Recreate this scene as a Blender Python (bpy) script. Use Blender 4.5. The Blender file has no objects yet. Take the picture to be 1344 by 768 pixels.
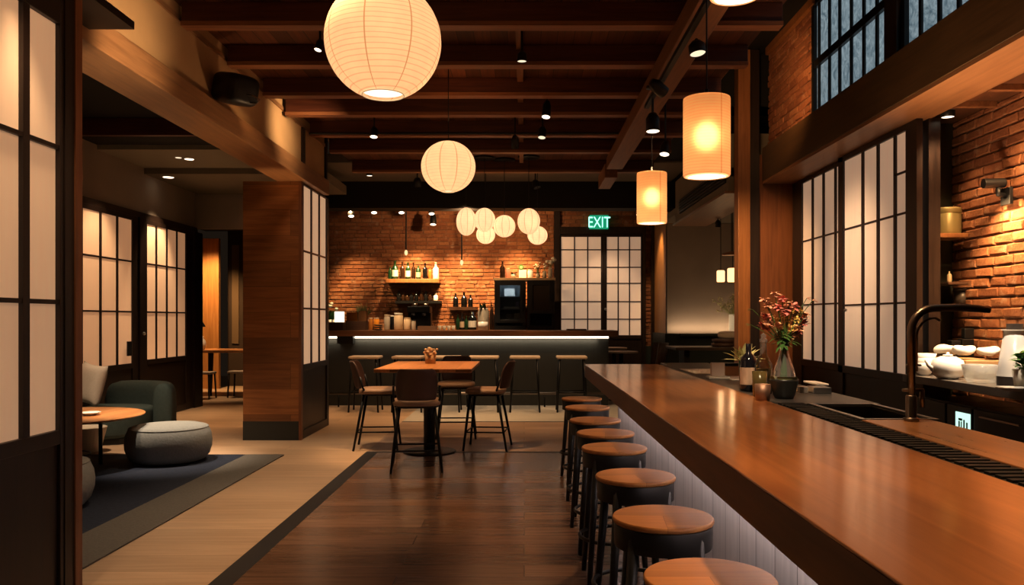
import bpy, bmesh, math, random
from mathutils import Vector, Matrix
R = random.Random(7)
PI = math.pi
F, CX, CY, EYE = 1050.0, 688.0, 419.0, 1.42     # calibrated from the photograph (1344x768)
def WX(x, D): return (x - CX) * D / F
def WZ(y, D): return EYE - (y - CY) * D / F
scene = bpy.context.scene
COL = scene.collection

# ------------------------------------------------------------------ materials
MATS = {}
def _mat(name):
    m = bpy.data.materials.new(name); m.use_nodes = True
    nt = m.node_tree; nt.nodes.clear()
    out = nt.nodes.new('ShaderNodeOutputMaterial')
    return m, nt, out
def N(nt, t, **kw):
    n = nt.nodes.new(t)
    for k, v in kw.items(): setattr(n, k, v)
    return n
def L(nt, a, b): nt.links.new(a, b)
def c4(c): return (c[0], c[1], c[2], 1.0)
def mathn(nt, op, a, b=None):
    n = N(nt, 'ShaderNodeMath', operation=op)
    for i, v in enumerate((a, b)):
        if v is None: continue
        if isinstance(v, (int, float)): n.inputs[i].default_value = v
        else: L(nt, v, n.inputs[i])
    return n.outputs[0]
def mixc(nt, fac, a, b, mode='MIX'):
    n = N(nt, 'ShaderNodeMix', data_type='RGBA', blend_type=mode)
    if isinstance(fac, (int, float)): n.inputs[0].default_value = fac
    else: L(nt, fac, n.inputs[0])
    for i, v in ((6, a), (7, b)):
        if isinstance(v, tuple): n.inputs[i].default_value = c4(v)
        else: L(nt, v, n.inputs[i])
    return n.outputs[2]

def plain(name, col, rough=.5, metal=0., noise=.0, scale=20., bump=0., coat=0., spec=.5, stretch=(1,1,1), trans=0., ior=1.45, emit=None, estr=0.):
    if name in MATS: return MATS[name]
    m, nt, out = _mat(name)
    b = N(nt, 'ShaderNodeBsdfPrincipled')
    b.inputs['Roughness'].default_value = rough; b.inputs['Metallic'].default_value = metal
    b.inputs['Coat Weight'].default_value = coat; b.inputs['Specular IOR Level'].default_value = spec
    b.inputs['Transmission Weight'].default_value = trans; b.inputs['IOR'].default_value = ior
    b.inputs['Base Color'].default_value = c4(col)
    if emit:
        b.inputs['Emission Color'].default_value = c4(emit); b.inputs['Emission Strength'].default_value = estr
    if noise or bump:
        tc = N(nt, 'ShaderNodeTexCoord'); mp = N(nt, 'ShaderNodeMapping'); mp.inputs['Scale'].default_value = stretch
        L(nt, tc.outputs['Object'], mp.inputs[0])
        nz = N(nt, 'ShaderNodeTexNoise'); nz.inputs['Scale'].default_value = scale; nz.inputs['Detail'].default_value = 5
        L(nt, mp.outputs[0], nz.inputs[0])
        if noise:
            lo = tuple(c * (1 - noise) for c in col); hi = tuple(min(1, c * (1 + noise)) for c in col)
            L(nt, mixc(nt, nz.outputs[0], lo, hi), b.inputs['Base Color'])
        if bump:
            bp = N(nt, 'ShaderNodeBump'); bp.inputs['Strength'].default_value = bump; bp.inputs['Distance'].default_value = .01
            L(nt, nz.outputs[0], bp.inputs['Height']); L(nt, bp.outputs[0], b.inputs['Normal'])
    L(nt, b.outputs[0], out.inputs[0])
    MATS[name] = m
    return m

def wood(name, c1, c2, axis='Y', rvar=.16, crough=.2, rough=.4, scale=6., coat=0., plank=None, gap=.0015, var=.35, bump=.08, spec=.5, blotch=0.):
    """grain along `axis`; plank=(length,width,u_axis,v_axis) adds boards"""
    if name in MATS: return MATS[name]
    m, nt, out = _mat(name)
    b = N(nt, 'ShaderNodeBsdfPrincipled'); b.inputs['Coat Weight'].default_value = coat; b.inputs['Coat Roughness'].default_value = crough
    b.inputs['Specular IOR Level'].default_value = spec
    tc = N(nt, 'ShaderNodeTexCoord')
    mp = N(nt, 'ShaderNodeMapping'); s = [9., 9., 9.]; s['XYZ'.index(axis)] = .55
    mp.inputs['Scale'].default_value = s
    L(nt, tc.outputs['Object'], mp.inputs[0])
    vec = mp.outputs[0]; per = None
    if plank:
        ln, wd, ua, va = plank
        sep = N(nt, 'ShaderNodeSeparateXYZ'); L(nt, tc.outputs['Object'], sep.inputs[0])
        cmb = N(nt, 'ShaderNodeCombineXYZ'); L(nt, sep.outputs['XYZ'.index(ua)], cmb.inputs[0]); L(nt, sep.outputs['XYZ'.index(va)], cmb.inputs[1])
        br = N(nt, 'ShaderNodeTexBrick'); br.inputs['Scale'].default_value = 1
        br.inputs['Brick Width'].default_value = ln; br.inputs['Row Height'].default_value = wd
        br.inputs['Mortar Size'].default_value = gap; br.inputs['Mortar Smooth'].default_value = .2
        br.inputs['Color1'].default_value = (0,0,0,1); br.inputs['Color2'].default_value = (1,1,1,1); br.inputs['Mortar'].default_value = (.5,.5,.5,1)
        br.offset = .37
        L(nt, cmb.outputs[0], br.inputs[0])
        per = br.outputs['Color']
        ad = N(nt, 'ShaderNodeVectorMath', operation='MULTIPLY_ADD')
        L(nt, per, ad.inputs[0]); ad.inputs[1].default_value = (7, 5, 3); L(nt, vec, ad.inputs[2]); vec = ad.outputs[0]
    nz = N(nt, 'ShaderNodeTexNoise'); nz.inputs['Scale'].default_value = scale * .5; nz.inputs['Detail'].default_value = 8; nz.inputs['Roughness'].default_value = .62; nz.inputs['Distortion'].default_value = .6
    L(nt, vec, nz.inputs[0])
    cr = N(nt, 'ShaderNodeValToRGB'); cr.color_ramp.elements[0].position = .33; cr.color_ramp.elements[1].position = .68
    cr.color_ramp.elements[0].color = c4(c1); cr.color_ramp.elements[1].color = c4(c2)
    L(nt, nz.outputs[0], cr.inputs[0]); colr = cr.outputs[0]
    if per is not None:
        f = mathn(nt, 'ADD', mathn(nt, 'MULTIPLY', per, 2 * var), 1 - var)
        cc = N(nt, 'ShaderNodeCombineColor')
        for i in range(3): L(nt, f, cc.inputs[i])
        colr = mixc(nt, 1.0, colr, cc.outputs[0], 'MULTIPLY')
        inv = mathn(nt, 'MULTIPLY', br.outputs['Fac'], .75)
        colr = mixc(nt, inv, colr, tuple(c * .15 for c in c1))
    if blotch:
        n2 = N(nt, 'ShaderNodeTexNoise'); n2.inputs['Scale'].default_value = 1.3; n2.inputs['Detail'].default_value = 3
        L(nt, tc.outputs['Object'], n2.inputs[0])
        colr = mixc(nt, mathn(nt, 'MULTIPLY', n2.outputs[0], blotch), colr, tuple(c * .45 for c in c1))
    L(nt, colr, b.inputs['Base Color'])
    rr = mathn(nt, 'ADD', mathn(nt, 'MULTIPLY', nz.outputs[0], rvar), rough - rvar * .5)
    L(nt, rr, b.inputs['Roughness'])
    if bump:
        bp = N(nt, 'ShaderNodeBump'); bp.inputs['Strength'].default_value = bump; bp.inputs['Distance'].default_value = .004
        L(nt, nz.outputs[0], bp.inputs['Height']); L(nt, bp.outputs[0], b.inputs['Normal'])
    L(nt, b.outputs[0], out.inputs[0]); MATS[name] = m
    return m

def emis(name, col, s):
    if name in MATS: return MATS[name]
    m, nt, out = _mat(name)
    e = N(nt, 'ShaderNodeEmission'); e.inputs[0].default_value = c4(col); e.inputs[1].default_value = s
    L(nt, e.outputs[0], out.inputs[0]); MATS[name] = m
    return m

def paper_shade(name, col, glow, estr, ribs, seams, seamw=.012, ribdark=.6, trans=.55, clear=0.):
    """lit washi paper on a wire frame: thin rib rings (z) and a few meridian threads"""
    if name in MATS: return MATS[name]
    m, nt, out = _mat(name)
    tc = N(nt, 'ShaderNodeTexCoord'); sep = N(nt, 'ShaderNodeSeparateXYZ'); L(nt, tc.outputs['Object'], sep.inputs[0])
    nz = N(nt, 'ShaderNodeTexNoise'); nz.inputs['Scale'].default_value = 3.; L(nt, tc.outputs['Object'], nz.inputs[0])
    z = mathn(nt, 'ADD', sep.outputs[2], mathn(nt, 'MULTIPLY', nz.outputs[0], .02))
    fr = mathn(nt, 'FRACT', mathn(nt, 'MULTIPLY', z, ribs))
    rib = mathn(nt, 'LESS_THAN', fr, .17)
    an = mathn(nt, 'ARCTAN2', sep.outputs[1], sep.outputs[0])
    fs = mathn(nt, 'FRACT', mathn(nt, 'ADD', mathn(nt, 'MULTIPLY', an, seams / (2 * PI)), .37))
    sm = mathn(nt, 'LESS_THAN', fs, seamw * seams)
    k = mathn(nt, 'MAXIMUM', mathn(nt, 'MULTIPLY', rib, ribdark), mathn(nt, 'MULTIPLY', sm, .75))
    fine = N(nt, 'ShaderNodeTexNoise'); fine.inputs['Scale'].default_value = 14.; fine.inputs['Detail'].default_value = 6
    L(nt, tc.outputs['Object'], fine.inputs[0])
    base = mixc(nt, fine.outputs[0], tuple(c * .82 for c in col), col)
    colr = mixc(nt, k, base, tuple(c * q for c, q in zip(col, (.45, .33, .2))))
    d = N(nt, 'ShaderNodeBsdfDiffuse'); t = N(nt, 'ShaderNodeBsdfTranslucent')
    L(nt, colr, d.inputs[0]); L(nt, colr, t.inputs[0])
    mx = N(nt, 'ShaderNodeMixShader'); mx.inputs[0].default_value = trans
    L(nt, d.outputs[0], mx.inputs[1]); L(nt, t.outputs[0], mx.inputs[2])
    e = N(nt, 'ShaderNodeEmission'); e.inputs[1].default_value = estr
    L(nt, mixc(nt, 1.0, colr, glow, 'MULTIPLY'), e.inputs[0])
    msh = mx
    if clear:   # part of the light passes the paper only softly scattered, so the bulb shows as a glow
        rf = N(nt, 'ShaderNodeBsdfRefraction'); rf.inputs['Roughness'].default_value = 1.0; rf.inputs['IOR'].default_value = 1.25
        L(nt, colr, rf.inputs[0])
        msh = N(nt, 'ShaderNodeMixShader'); msh.inputs[0].default_value = clear
        L(nt, mx.outputs[0], msh.inputs[1]); L(nt, rf.outputs[0], msh.inputs[2])
    ad = N(nt, 'ShaderNodeAddShader'); L(nt, msh.outputs[0], ad.inputs[0]); L(nt, e.outputs[0], ad.inputs[1])
    L(nt, ad.outputs[0], out.inputs[0]); MATS[name] = m
    return m

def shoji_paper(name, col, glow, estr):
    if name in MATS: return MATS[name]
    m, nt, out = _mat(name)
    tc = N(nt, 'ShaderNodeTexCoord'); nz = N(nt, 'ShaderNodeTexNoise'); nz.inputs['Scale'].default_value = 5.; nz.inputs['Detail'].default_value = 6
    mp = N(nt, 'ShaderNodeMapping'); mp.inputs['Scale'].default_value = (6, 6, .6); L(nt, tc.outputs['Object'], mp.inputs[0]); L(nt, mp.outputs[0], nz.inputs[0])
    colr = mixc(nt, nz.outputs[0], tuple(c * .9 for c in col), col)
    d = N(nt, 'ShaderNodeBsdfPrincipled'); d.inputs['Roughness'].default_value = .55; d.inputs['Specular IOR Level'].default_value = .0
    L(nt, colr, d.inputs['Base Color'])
    L(nt, mixc(nt, 1.0, colr, glow, 'MULTIPLY'), d.inputs['Emission Color']); d.inputs['Emission Strength'].default_value = estr  # even emission stands in for light behind the paper
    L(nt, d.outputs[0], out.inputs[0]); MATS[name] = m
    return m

def brick_mat(name, cols, rough=.85):
    if name in MATS: return MATS[name]
    m, nt, out = _mat(name)
    b = N(nt, 'ShaderNodeBsdfPrincipled'); b.inputs['Roughness'].default_value = rough; b.inputs['Specular IOR Level'].default_value = .25
    g = N(nt, 'ShaderNodeNewGeometry')
    cr = N(nt, 'ShaderNodeValToRGB'); el = cr.color_ramp.elements
    el[0].color = c4(cols[0]); el[1].color = c4(cols[-1])
    for i, c in enumerate(cols[1:-1]):
        e = el.new((i + 1) / (len(cols) - 1)); e.color = c4(c)
    L(nt, g.outputs['Random Per Island'], cr.inputs[0])
    tc = N(nt, 'ShaderNodeTexCoord')
    nz = N(nt, 'ShaderNodeTexNoise'); nz.inputs['Scale'].default_value = 28.; nz.inputs['Detail'].default_value = 7; nz.inputs['Roughness'].default_value = .7
    L(nt, tc.outputs['Object'], nz.inputs[0])
    f = mathn(nt, 'MULTIPLY', nz.outputs[0], .9)
    colr = mixc(nt, f, cr.outputs[0], tuple(c * .35 for c in cols[0]))
    n2 = N(nt, 'ShaderNodeTexNoise'); n2.inputs['Scale'].default_value = 9.; n2.inputs['Detail'].default_value = 6
    L(nt, tc.outputs['Object'], n2.inputs[0])
    c2 = N(nt, 'ShaderNodeValToRGB'); c2.color_ramp.elements[0].position = .58; c2.color_ramp.elements[1].position = .72
    L(nt, n2.outputs[0], c2.inputs[0])
    colr = mixc(nt, mathn(nt, 'MULTIPLY', c2.outputs[0], .3), colr, (.55, .42, .30))
    L(nt, colr, b.inputs['Base Color'])
    bp = N(nt, 'ShaderNodeBump'); bp.inputs['Strength'].default_value = .9; bp.inputs['Distance'].default_value = .012
    L(nt, nz.outputs[0], bp.inputs['Height']); L(nt, bp.outputs[0], b.inputs['Normal'])
    L(nt, b.outputs[0], out.inputs[0]); MATS[name] = m
    return m

def frosted_pane(name):
    if name in MATS: return MATS[name]
    m, nt, out = _mat(name)
    tc = N(nt, 'ShaderNodeTexCoord')
    nz = N(nt, 'ShaderNodeTexNoise'); nz.inputs['Scale'].default_value = 9.; nz.inputs['Detail'].default_value = 9; nz.inputs['Roughness'].default_value = .75; nz.inputs['Distortion'].default_value = 1.6
    L(nt, tc.outputs['Object'], nz.inputs[0])
    cr = N(nt, 'ShaderNodeValToRGB'); cr.color_ramp.elements[0].position = .38; cr.color_ramp.elements[1].position = .75
    cr.color_ramp.elements[0].color = (.07, .11, .135, 1); cr.color_ramp.elements[1].color = (.36, .44, .47, 1)
    L(nt, nz.outputs[0], cr.inputs[0])
    b = N(nt, 'ShaderNodeBsdfPrincipled'); b.inputs['Roughness'].default_value = .3
    b.inputs['Base Color'].default_value = (.05, .06, .07, 1)
    L(nt, cr.outputs[0], b.inputs['Emission Color']); b.inputs['Emission Strength'].default_value = 1.0  # emission stands in for night light behind the pane
    L(nt, b.outputs[0], out.inputs[0]); MATS[name] = m
    return m

def glass(name, col=(1,1,1), rough=.02, frost=0.):
    """thin clear glass: mostly see-through with a glossy skin"""
    if name in MATS: return MATS[name]
    m, nt, out = _mat(name)
    t = N(nt, 'ShaderNodeBsdfTransparent'); t.inputs[0].default_value = c4(col)
    g = N(nt, 'ShaderNodeBsdfGlossy'); g.inputs['Roughness'].default_value = rough; g.inputs[0].default_value = (1,1,1,1)
    fr = N(nt, 'ShaderNodeFresnel'); fr.inputs[0].default_value = 1.5
    k = mathn(nt, 'ADD', mathn(nt, 'MULTIPLY', fr.outputs[0], .9), .04)
    mx = N(nt, 'ShaderNodeMixShader'); L(nt, k, mx.inputs[0]); L(nt, t.outputs[0], mx.inputs[1]); L(nt, g.outputs[0], mx.inputs[2])
    if frost:
        d = N(nt, 'ShaderNodeBsdfDiffuse'); d.inputs[0].default_value = (.8, .8, .78, 1); m2 = N(nt, 'ShaderNodeMixShader'); m2.inputs[0].default_value = frost
        L(nt, mx.outputs[0], m2.inputs[1]); L(nt, d.outputs[0], m2.inputs[2]); mx = m2
    L(nt, mx.outputs[0], out.inputs[0]); MATS[name] = m
    return m

# ------------------------------------------------------------------ mesh helpers
def new(): return bmesh.new()
def box(bm, x0, x1, y0, y1, z0, z1):
    v = [bm.verts.new((x, y, z)) for x in (x0, x1) for y in (y0, y1) for z in (z0, z1)]
    for f in ((0,1,3,2), (4,6,7,5), (0,4,5,1), (2,3,7,6), (0,2,6,4), (1,5,7,3)):
        bm.faces.new([v[i] for i in f])
    return v
def lathe(bm, prof, c=(0,0,0), seg=24):
    rings = []
    for r, z in prof:
        if r < 1e-5: rings.append([bm.verts.new((c[0], c[1], c[2] + z))])
        else: rings.append([bm.verts.new((c[0] + r * math.cos(2*PI*i/seg), c[1] + r * math.sin(2*PI*i/seg), c[2] + z)) for i in range(seg)])
    for a, b in zip(rings, rings[1:]):
        if len(a) == 1 and len(b) == 1: continue
        for i in range(seg):
            j = (i + 1) % seg
            if len(a) == 1: bm.faces.new((a[0], b[j], b[i]))
            elif len(b) == 1: bm.faces.new((a[i], a[j], b[0]))
            else: bm.faces.new((a[i], a[j], b[j], b[i]))
def tube(bm, pts, rad, seg=10, cap=True, closed=False):
    pts = [Vector(p) for p in pts]; n = len(pts)
    rad = rad if isinstance(rad, (list, tuple)) else [rad] * n
    up = Vector((0, 0, 1)); rings = []; prev = None
    for i, p in enumerate(pts):
        if closed: t = pts[(i+1) % n] - pts[i-1]
        else: t = (pts[i+1] if i < n-1 else pts[i]) - (pts[i-1] if i > 0 else pts[i])
        t.normalize()
        if prev is None:
            a = t.cross(up if abs(t.z) < .95 else Vector((1, 0, 0))); a.normalize()
        else:
            a = prev - t * prev.dot(t)
            if a.length < 1e-6: a = t.cross(up)
            a.normalize()
        prev = a; b = t.cross(a)
        rings.append([bm.verts.new(p + (a * math.cos(2*PI*k/seg) + b * math.sin(2*PI*k/seg)) * rad[i]) for k in range(seg)])
    pr = list(zip(rings, rings[1:])) + ([(rings[-1], rings[0])] if closed else [])
    for A, B in pr:
        for k in range(seg):
            bm.faces.new((A[k], A[(k+1) % seg], B[(k+1) % seg], B[k]))
    if cap and not closed:
        bm.faces.new(rings[0][::-1]); bm.faces.new(rings[-1])
def ring(bm, c, r, rad, seg=28, s2=8, a0=0, a1=2*PI):
    full = abs(a1 - a0 - 2*PI) < 1e-6
    n = seg if full else seg + 1
    tube(bm, [(c[0] + r*math.cos(a0 + (a1-a0)*i/seg), c[1] + r*math.sin(a0 + (a1-a0)*i/seg), c[2]) for i in range(n)], rad, s2, closed=full)
def ellipsoid(bm, c, rx, ry, rz, e=1.0, e2=1.0, nu=24, nv=14, rot=None):
    """superellipsoid: e (vertical) and e2 (plan) < 1 make it boxier"""
    sp = lambda v, p: math.copysign(abs(v) ** p, v)
    c = Vector(c); rows = []
    for j in range(nv + 1):
        v = -PI/2 + PI * j / nv
        if j in (0, nv):
            p = Vector((0, 0, rz * sp(math.sin(v), e)))
            rows.append([bm.verts.new(c + (rot @ p if rot else p))]); continue
        row = []
        for i in range(nu):
            u = 2*PI*i/nu
            p = Vector((rx * sp(math.cos(v), e) * sp(math.cos(u), e2), ry * sp(math.cos(v), e) * sp(math.sin(u), e2), rz * sp(math.sin(v), e)))
            row.append(bm.verts.new(c + (rot @ p if rot else p)))
        rows.append(row)
    for a, b in zip(rows, rows[1:]):
        for i in range(nu):
            j = (i + 1) % nu
            if len(a) == 1: bm.faces.new((a[0], b[j], b[i]))
            elif len(b) == 1: bm.faces.new((a[i], a[j], b[0]))
            else: bm.faces.new((a[i], a[j], b[j], b[i]))
def prism(bm, poly, z0, z1):
    a = [bm.verts.new((p[0], p[1], z0)) for p in poly]; b = [bm.verts.new((p[0], p[1], z1)) for p in poly]
    bm.faces.new(a[::-1]); bm.faces.new(b)
    for i in range(len(poly)):
        j = (i + 1) % len(poly); bm.faces.new((a[i], a[j], b[j], b[i]))
def leaf(bm, base, d, ln, w, droop=.3, seg=4):
    base = Vector(base); d = Vector(d).normalized(); side = d.cross(Vector((0, 0, 1)))
    if side.length < 1e-3: side = Vector((1, 0, 0))
    side.normalize(); up = side.cross(d); prev = None
    for i in range(seg + 1):
        t = i / seg
        p = base + d * ln * t - Vector((0, 0, 1)) * droop * ln * t * t
        hw = w * math.sin(PI * min(.97, .08 + .92 * t)) * .5 + .0004
        cur = (bm.verts.new(p - side * hw), bm.verts.new(p + up * hw * .25), bm.verts.new(p + side * hw))
        if prev:
            bm.faces.new((prev[0], prev[1], cur[1], cur[0])); bm.faces.new((prev[1], prev[2], cur[2], cur[1]))
        prev = cur

def obj(name, bm, mat, parent=None, world=True, bevel=0, smooth=False, sub=0, seg=2):
    bmesh.ops.recalc_face_normals(bm, faces=bm.faces)
    if parent is not None and world:
        q = parent; off = Vector(q.location)
        while q.parent is not None:
            q = q.parent; off += Vector(q.location)
        if off.length > 0: bmesh.ops.translate(bm, vec=-off, verts=bm.verts)
    me = bpy.data.meshes.new(name); bm.to_mesh(me); bm.free()
    if smooth:
        for p in me.polygons: p.use_smooth = True
    me.materials.append(mat)
    o = bpy.data.objects.new(name, me); COL.objects.link(o)
    if parent is not None: o.parent = parent
    if bevel:
        md = o.modifiers.new('edge', 'BEVEL'); md.width = bevel; md.segments = seg; md.limit_method = 'ANGLE'; md.angle_limit = math.radians(40)
        if not smooth: 
            for p in me.polygons: p.use_smooth = False
    if sub:
        md = o.modifiers.new('sub', 'SUBSURF'); md.levels = sub; md.render_levels = sub
    return o
def thing(name, label, cat, loc=(0,0,0), rotz=0, group=None):
    o = bpy.data.objects.new(name, None); COL.objects.link(o); o.empty_display_size = .05
    o.location = loc; o.rotation_euler = (0, 0, rotz)
    return tag(o, label, cat, group)
def tag(o, label, cat, group=None):
    o['label'] = label; o['category'] = cat
    if group: o['group'] = group
    return o
def struct(name, bm, mat, bevel=0, label=None, smooth=False):
    o = obj(name, bm, mat, bevel=bevel, smooth=smooth); o['kind'] = 'structure'
    if label: o['label'] = label
    return o
def bxs(name, mat, *a, bevel=0, label=None):
    bm = new(); box(bm, *a); return struct(name, bm, mat, bevel, label)
def dup(root, loc, rotz=0, label=None, scale=None):
    def rec(o, p):
        c = o.copy(); COL.objects.link(c); c.parent = p
        for ch in o.children: rec(ch, c)
        return c
    r = root.copy(); COL.objects.link(r); r.location = loc; r.rotation_euler = (0, 0, rotz)
    if label: r['label'] = label
    if scale: r.scale = scale
    for ch in list(root.children): rec(ch, r)
    return r
def lamp(kind, loc, power, col=(1, .62, .3), size=.05, target=None, angle=60, blend=.5, shape=None, size_y=None, name='lamp'):
    d = bpy.data.lights.new(name, kind); d.energy = power; d.color = col
    if kind in ('POINT', 'SPOT'): d.shadow_soft_size = size
    if kind == 'SPOT': d.spot_size = math.radians(angle); d.spot_blend = blend
    if kind == 'AREA':
        d.size = size
        if size_y: d.shape = 'RECTANGLE'; d.size_y = size_y
    o = bpy.data.objects.new(name, d); COL.objects.link(o); o.location = loc
    if target is not None:
        o.rotation_euler = (Vector(target) - Vector(loc)).to_track_quat('-Z', 'Y').to_euler()
    return o

# ------------------------------------------------------------------ palette
DARKWOOD = wood('dark_frame_wood', (.012,.006,.004), (.030,.015,.009), 'Z', rough=.42)
DARKWOODY = wood('dark_frame_wood_y', (.012,.006,.004), (.034,.017,.010), 'Y', rough=.42)
BEAMW = wood('beam_wood', (.060,.015,.006), (.12,.034,.012), 'X', rough=.5)
BEAMY = wood('beam_wood_y', (.15,.060,.022), (.27,.115,.045), 'Y', rough=.5)
BEAMLIT = wood('beam_lit_edge', (.20,.075,.028), (.32,.13,.05), 'X', rough=.5)  # lighter beam wood, paints the lit underside edge into the colour
HEADW = wood('header_wood', (.23,.115,.050), (.36,.19,.085), 'Y', rough=.42)
CEILW = wood('ceiling_boards', (.085,.026,.009), (.16,.052,.018), 'Y', rough=.6, plank=(2.4,.14,'Y','X'), gap=.004)
PILW = wood('pillar_wood', (.20,.075,.020), (.34,.135,.040), 'X', rough=.5, plank=(2.0,.30,'X','Z'), gap=.002, var=.30)
POSTW = wood('post_wood', (.23,.095,.030), (.36,.16,.055), 'Z', rough=.45)
PANELW = wood('alcove_panel_wood', (.15,.055,.020), (.25,.095,.035), 'Z', rough=.45)
TOPW = wood('counter_top_wood', (.34,.125,.034), (.50,.20,.060), 'Y', rvar=.0, crough=.14, rough=.32, scale=4., coat=.85, bump=0)
FAS_SHADE = wood('shaded_fascia_wood', (.11,.040,.013), (.16,.062,.021), 'Y', rvar=0, rough=.45, bump=0)  # same wood as the top, darkened to stand in for shade
LEDGEW = wood('ledge_wood', (.30,.14,.055), (.46,.23,.10), 'Y', rough=.3, coat=.2)
SEATW = wood('stool_seat_wood', (.30,.125,.036), (.46,.205,.062), 'X', spec=.3, rough=.45, plank=(1.2,.19,'X','Y'), gap=.0008, var=.22)
TABLEW = wood('table_wood', (.42,.17,.055), (.62,.28,.10), 'Y', rough=.35, plank=(2,.16,'Y','X'), gap=.0008, var=.12)
FLOORD = wood('dark_floor_boards', (.14,.080,.050), (.225,.13,.082), 'X', rough=.24, plank=(1.9,.21,'X','Y'), gap=.003, var=.28, bump=.05)
FLOORM = wood('brown_floor_boards', (.28,.185,.13), (.42,.285,.205), 'X', rough=.38, plank=(1.9,.24,'X','Y'), gap=.003, var=.15)
FLOORT = wood('tan_floor_boards', (.44,.30,.19), (.56,.40,.265), 'X', rough=.42, plank=(2.6,.30,'X','Y'), gap=.0015, var=.10, bump=.04)
FLOORP = plain('pale_stone_floor', (.46,.43,.38), .5, noise=.12, scale=3)
STRIP = plain('dark_floor_strip', (.022,.022,.022), .45)
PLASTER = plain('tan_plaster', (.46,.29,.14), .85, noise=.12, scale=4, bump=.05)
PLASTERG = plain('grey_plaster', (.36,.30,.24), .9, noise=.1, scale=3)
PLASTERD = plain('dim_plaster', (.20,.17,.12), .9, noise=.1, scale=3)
BLACKC = plain('black_paint', (.008,.007,.006), .8)
BLACKM = plain('black_metal', (.012,.012,.013), .38, metal=.6)
BLACKS = plain('black_satin', (.008,.0075,.0075), .42)
STEEL = plain('steel', (.55,.55,.55), .28, metal=1.)
GUNMETAL = plain('brushed_gunmetal', (.30,.255,.215), .33, metal=1.)
GREEN_D = plain('dark_green_panel', (.022,.030,.026), .5, noise=.2, scale=5)
BARPANEL = plain('bar_front_panel', (.030,.030,.026), .5, noise=.15, scale=5, stretch=(6,1,.3))
BASEPANEL = wood('counter_base_panel', (.38,.34,.33), (.48,.43,.41), 'Z', rough=.6, plank=(3,.22,'Z','Y'), gap=.004, var=.06)
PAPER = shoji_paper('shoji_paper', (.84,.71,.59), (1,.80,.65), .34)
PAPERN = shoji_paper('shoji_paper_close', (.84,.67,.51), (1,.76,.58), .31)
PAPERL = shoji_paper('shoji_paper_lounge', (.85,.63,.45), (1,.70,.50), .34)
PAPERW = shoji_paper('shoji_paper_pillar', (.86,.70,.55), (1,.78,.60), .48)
BRICK = brick_mat('brick', [(.27,.10,.043), (.43,.175,.075), (.52,.235,.105), (.36,.135,.058)])
MORTAR = plain('mortar', (.20,.105,.06), .95, noise=.4, scale=30, bump=.4)
MORTARR = plain('mortar_close', (.24,.145,.09), .95, noise=.4, scale=30, bump=.5)
PANE = frosted_pane('frosted_night_glass')

# ------------------------------------------------------------------ camera
cam = bpy.data.cameras.new('camera'); co = bpy.data.objects.new('camera', cam); COL.objects.link(co)
cam.sensor_width = 36; cam.lens = F * 36 / 1344; cam.shift_x = -(CX - 672) / 1344; cam.shift_y = (CY - 384) / 1344
cam.clip_start = .05; co.location = (0, 0, EYE); co.rotation_euler = (PI/2, 0, 0)
scene.camera = co

# ------------------------------------------------------------------ floor
bxs('floor', FLOORT, -8.5, -1.69, -2.5, 20, -.1, 0)
bxs('floor.001', FLOORD, -1.56, 5, -2.5, 8.5, -.1, 0)
bxs('floor.002', FLOORM, -1.69, 5, 8.58, 11.05, -.1, 0)
bxs('floor.003', FLOORP, -1.69, 5, 11.1, 20, -.1, 0)
bxs('trim_1', STRIP, -1.69, -1.56, -2.5, 8.58, -.1, .0015)
bxs('trim_2', STRIP, -1.56, 5, 8.5, 8.58, -.1, .0015)
bxs('trim_3', STRIP, -1.69, 5, 11.05, 11.1, -.1, .0015)

# ------------------------------------------------------------------ ceiling and beams
BZ, CZ = 3.62, 3.79
bxs('ceiling', CEILW, -2.62, 1.95, -2.5, 11.95, CZ, CZ + .1)
bxs('ceiling.001', plain('grey_ceiling', (.20,.165,.125), .9, noise=.1), -3.6, 2.5, 11.95, 14.2, CZ - .03, CZ + .1)
bxs('ceiling.002', BLACKC, 1.95, 3.4, -2.5, 9.3, 4.5, 4.6)
bxs('ceiling.003', BLACKC, 1.95, 6, 9.3, 14.2, CZ, CZ + .1)
bxs('wall_slot', BLACKC, 1.93, 1.97, -2.5, 9.3, CZ + .1, 4.5)
bxs('wall_slot_end', BLACKC, 1.95, 6, 9.3, 9.34, CZ, 4.5)
beamD = [2.55, 3.42, 4.28, 5.13, 5.97, 6.9, 7.84, 8.58, 9.55, 10.5, 11.9]
for i, d in enumerate(beamD):
    bxs('trim_beam', BEAMW, -2.56, 1.93, d, d + .12, BZ, CZ - .001, bevel=.006)
    bxs('trim_beam_lit_edge', BEAMLIT, -2.56, 1.93, d - .014, d + .1, BZ - .012, BZ - .001)  # pale strip standing in for the lit beam underside
    bxs('trim_beam_lit_lip', BEAMLIT, -2.56, 1.93, d - .014, d - .001, BZ, BZ + .022)  # pale lip, widens the painted lit edge
bxs('trim_soffit_beam', BLACKC, -3.6, 3.0, 13.6, 14.0, 3.31, CZ)
for d0, d1 in zip(beamD[4:-1], beamD[5:]):
    bxs('trim_batten', BEAMY, -.07, -.01, d0 + .122, d1 - .014, CZ - .05, CZ - .001)
bxs('trim_long_beam', BEAMY, 1.12, 1.34, 1.0, 10.9, 3.46, BZ - .001, bevel=.008)
bxs('trim_long_beam_end', BEAMY, 1.14, 1.32, 11.3, 12.3, 3.42, BZ - .001, bevel=.008)

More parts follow.
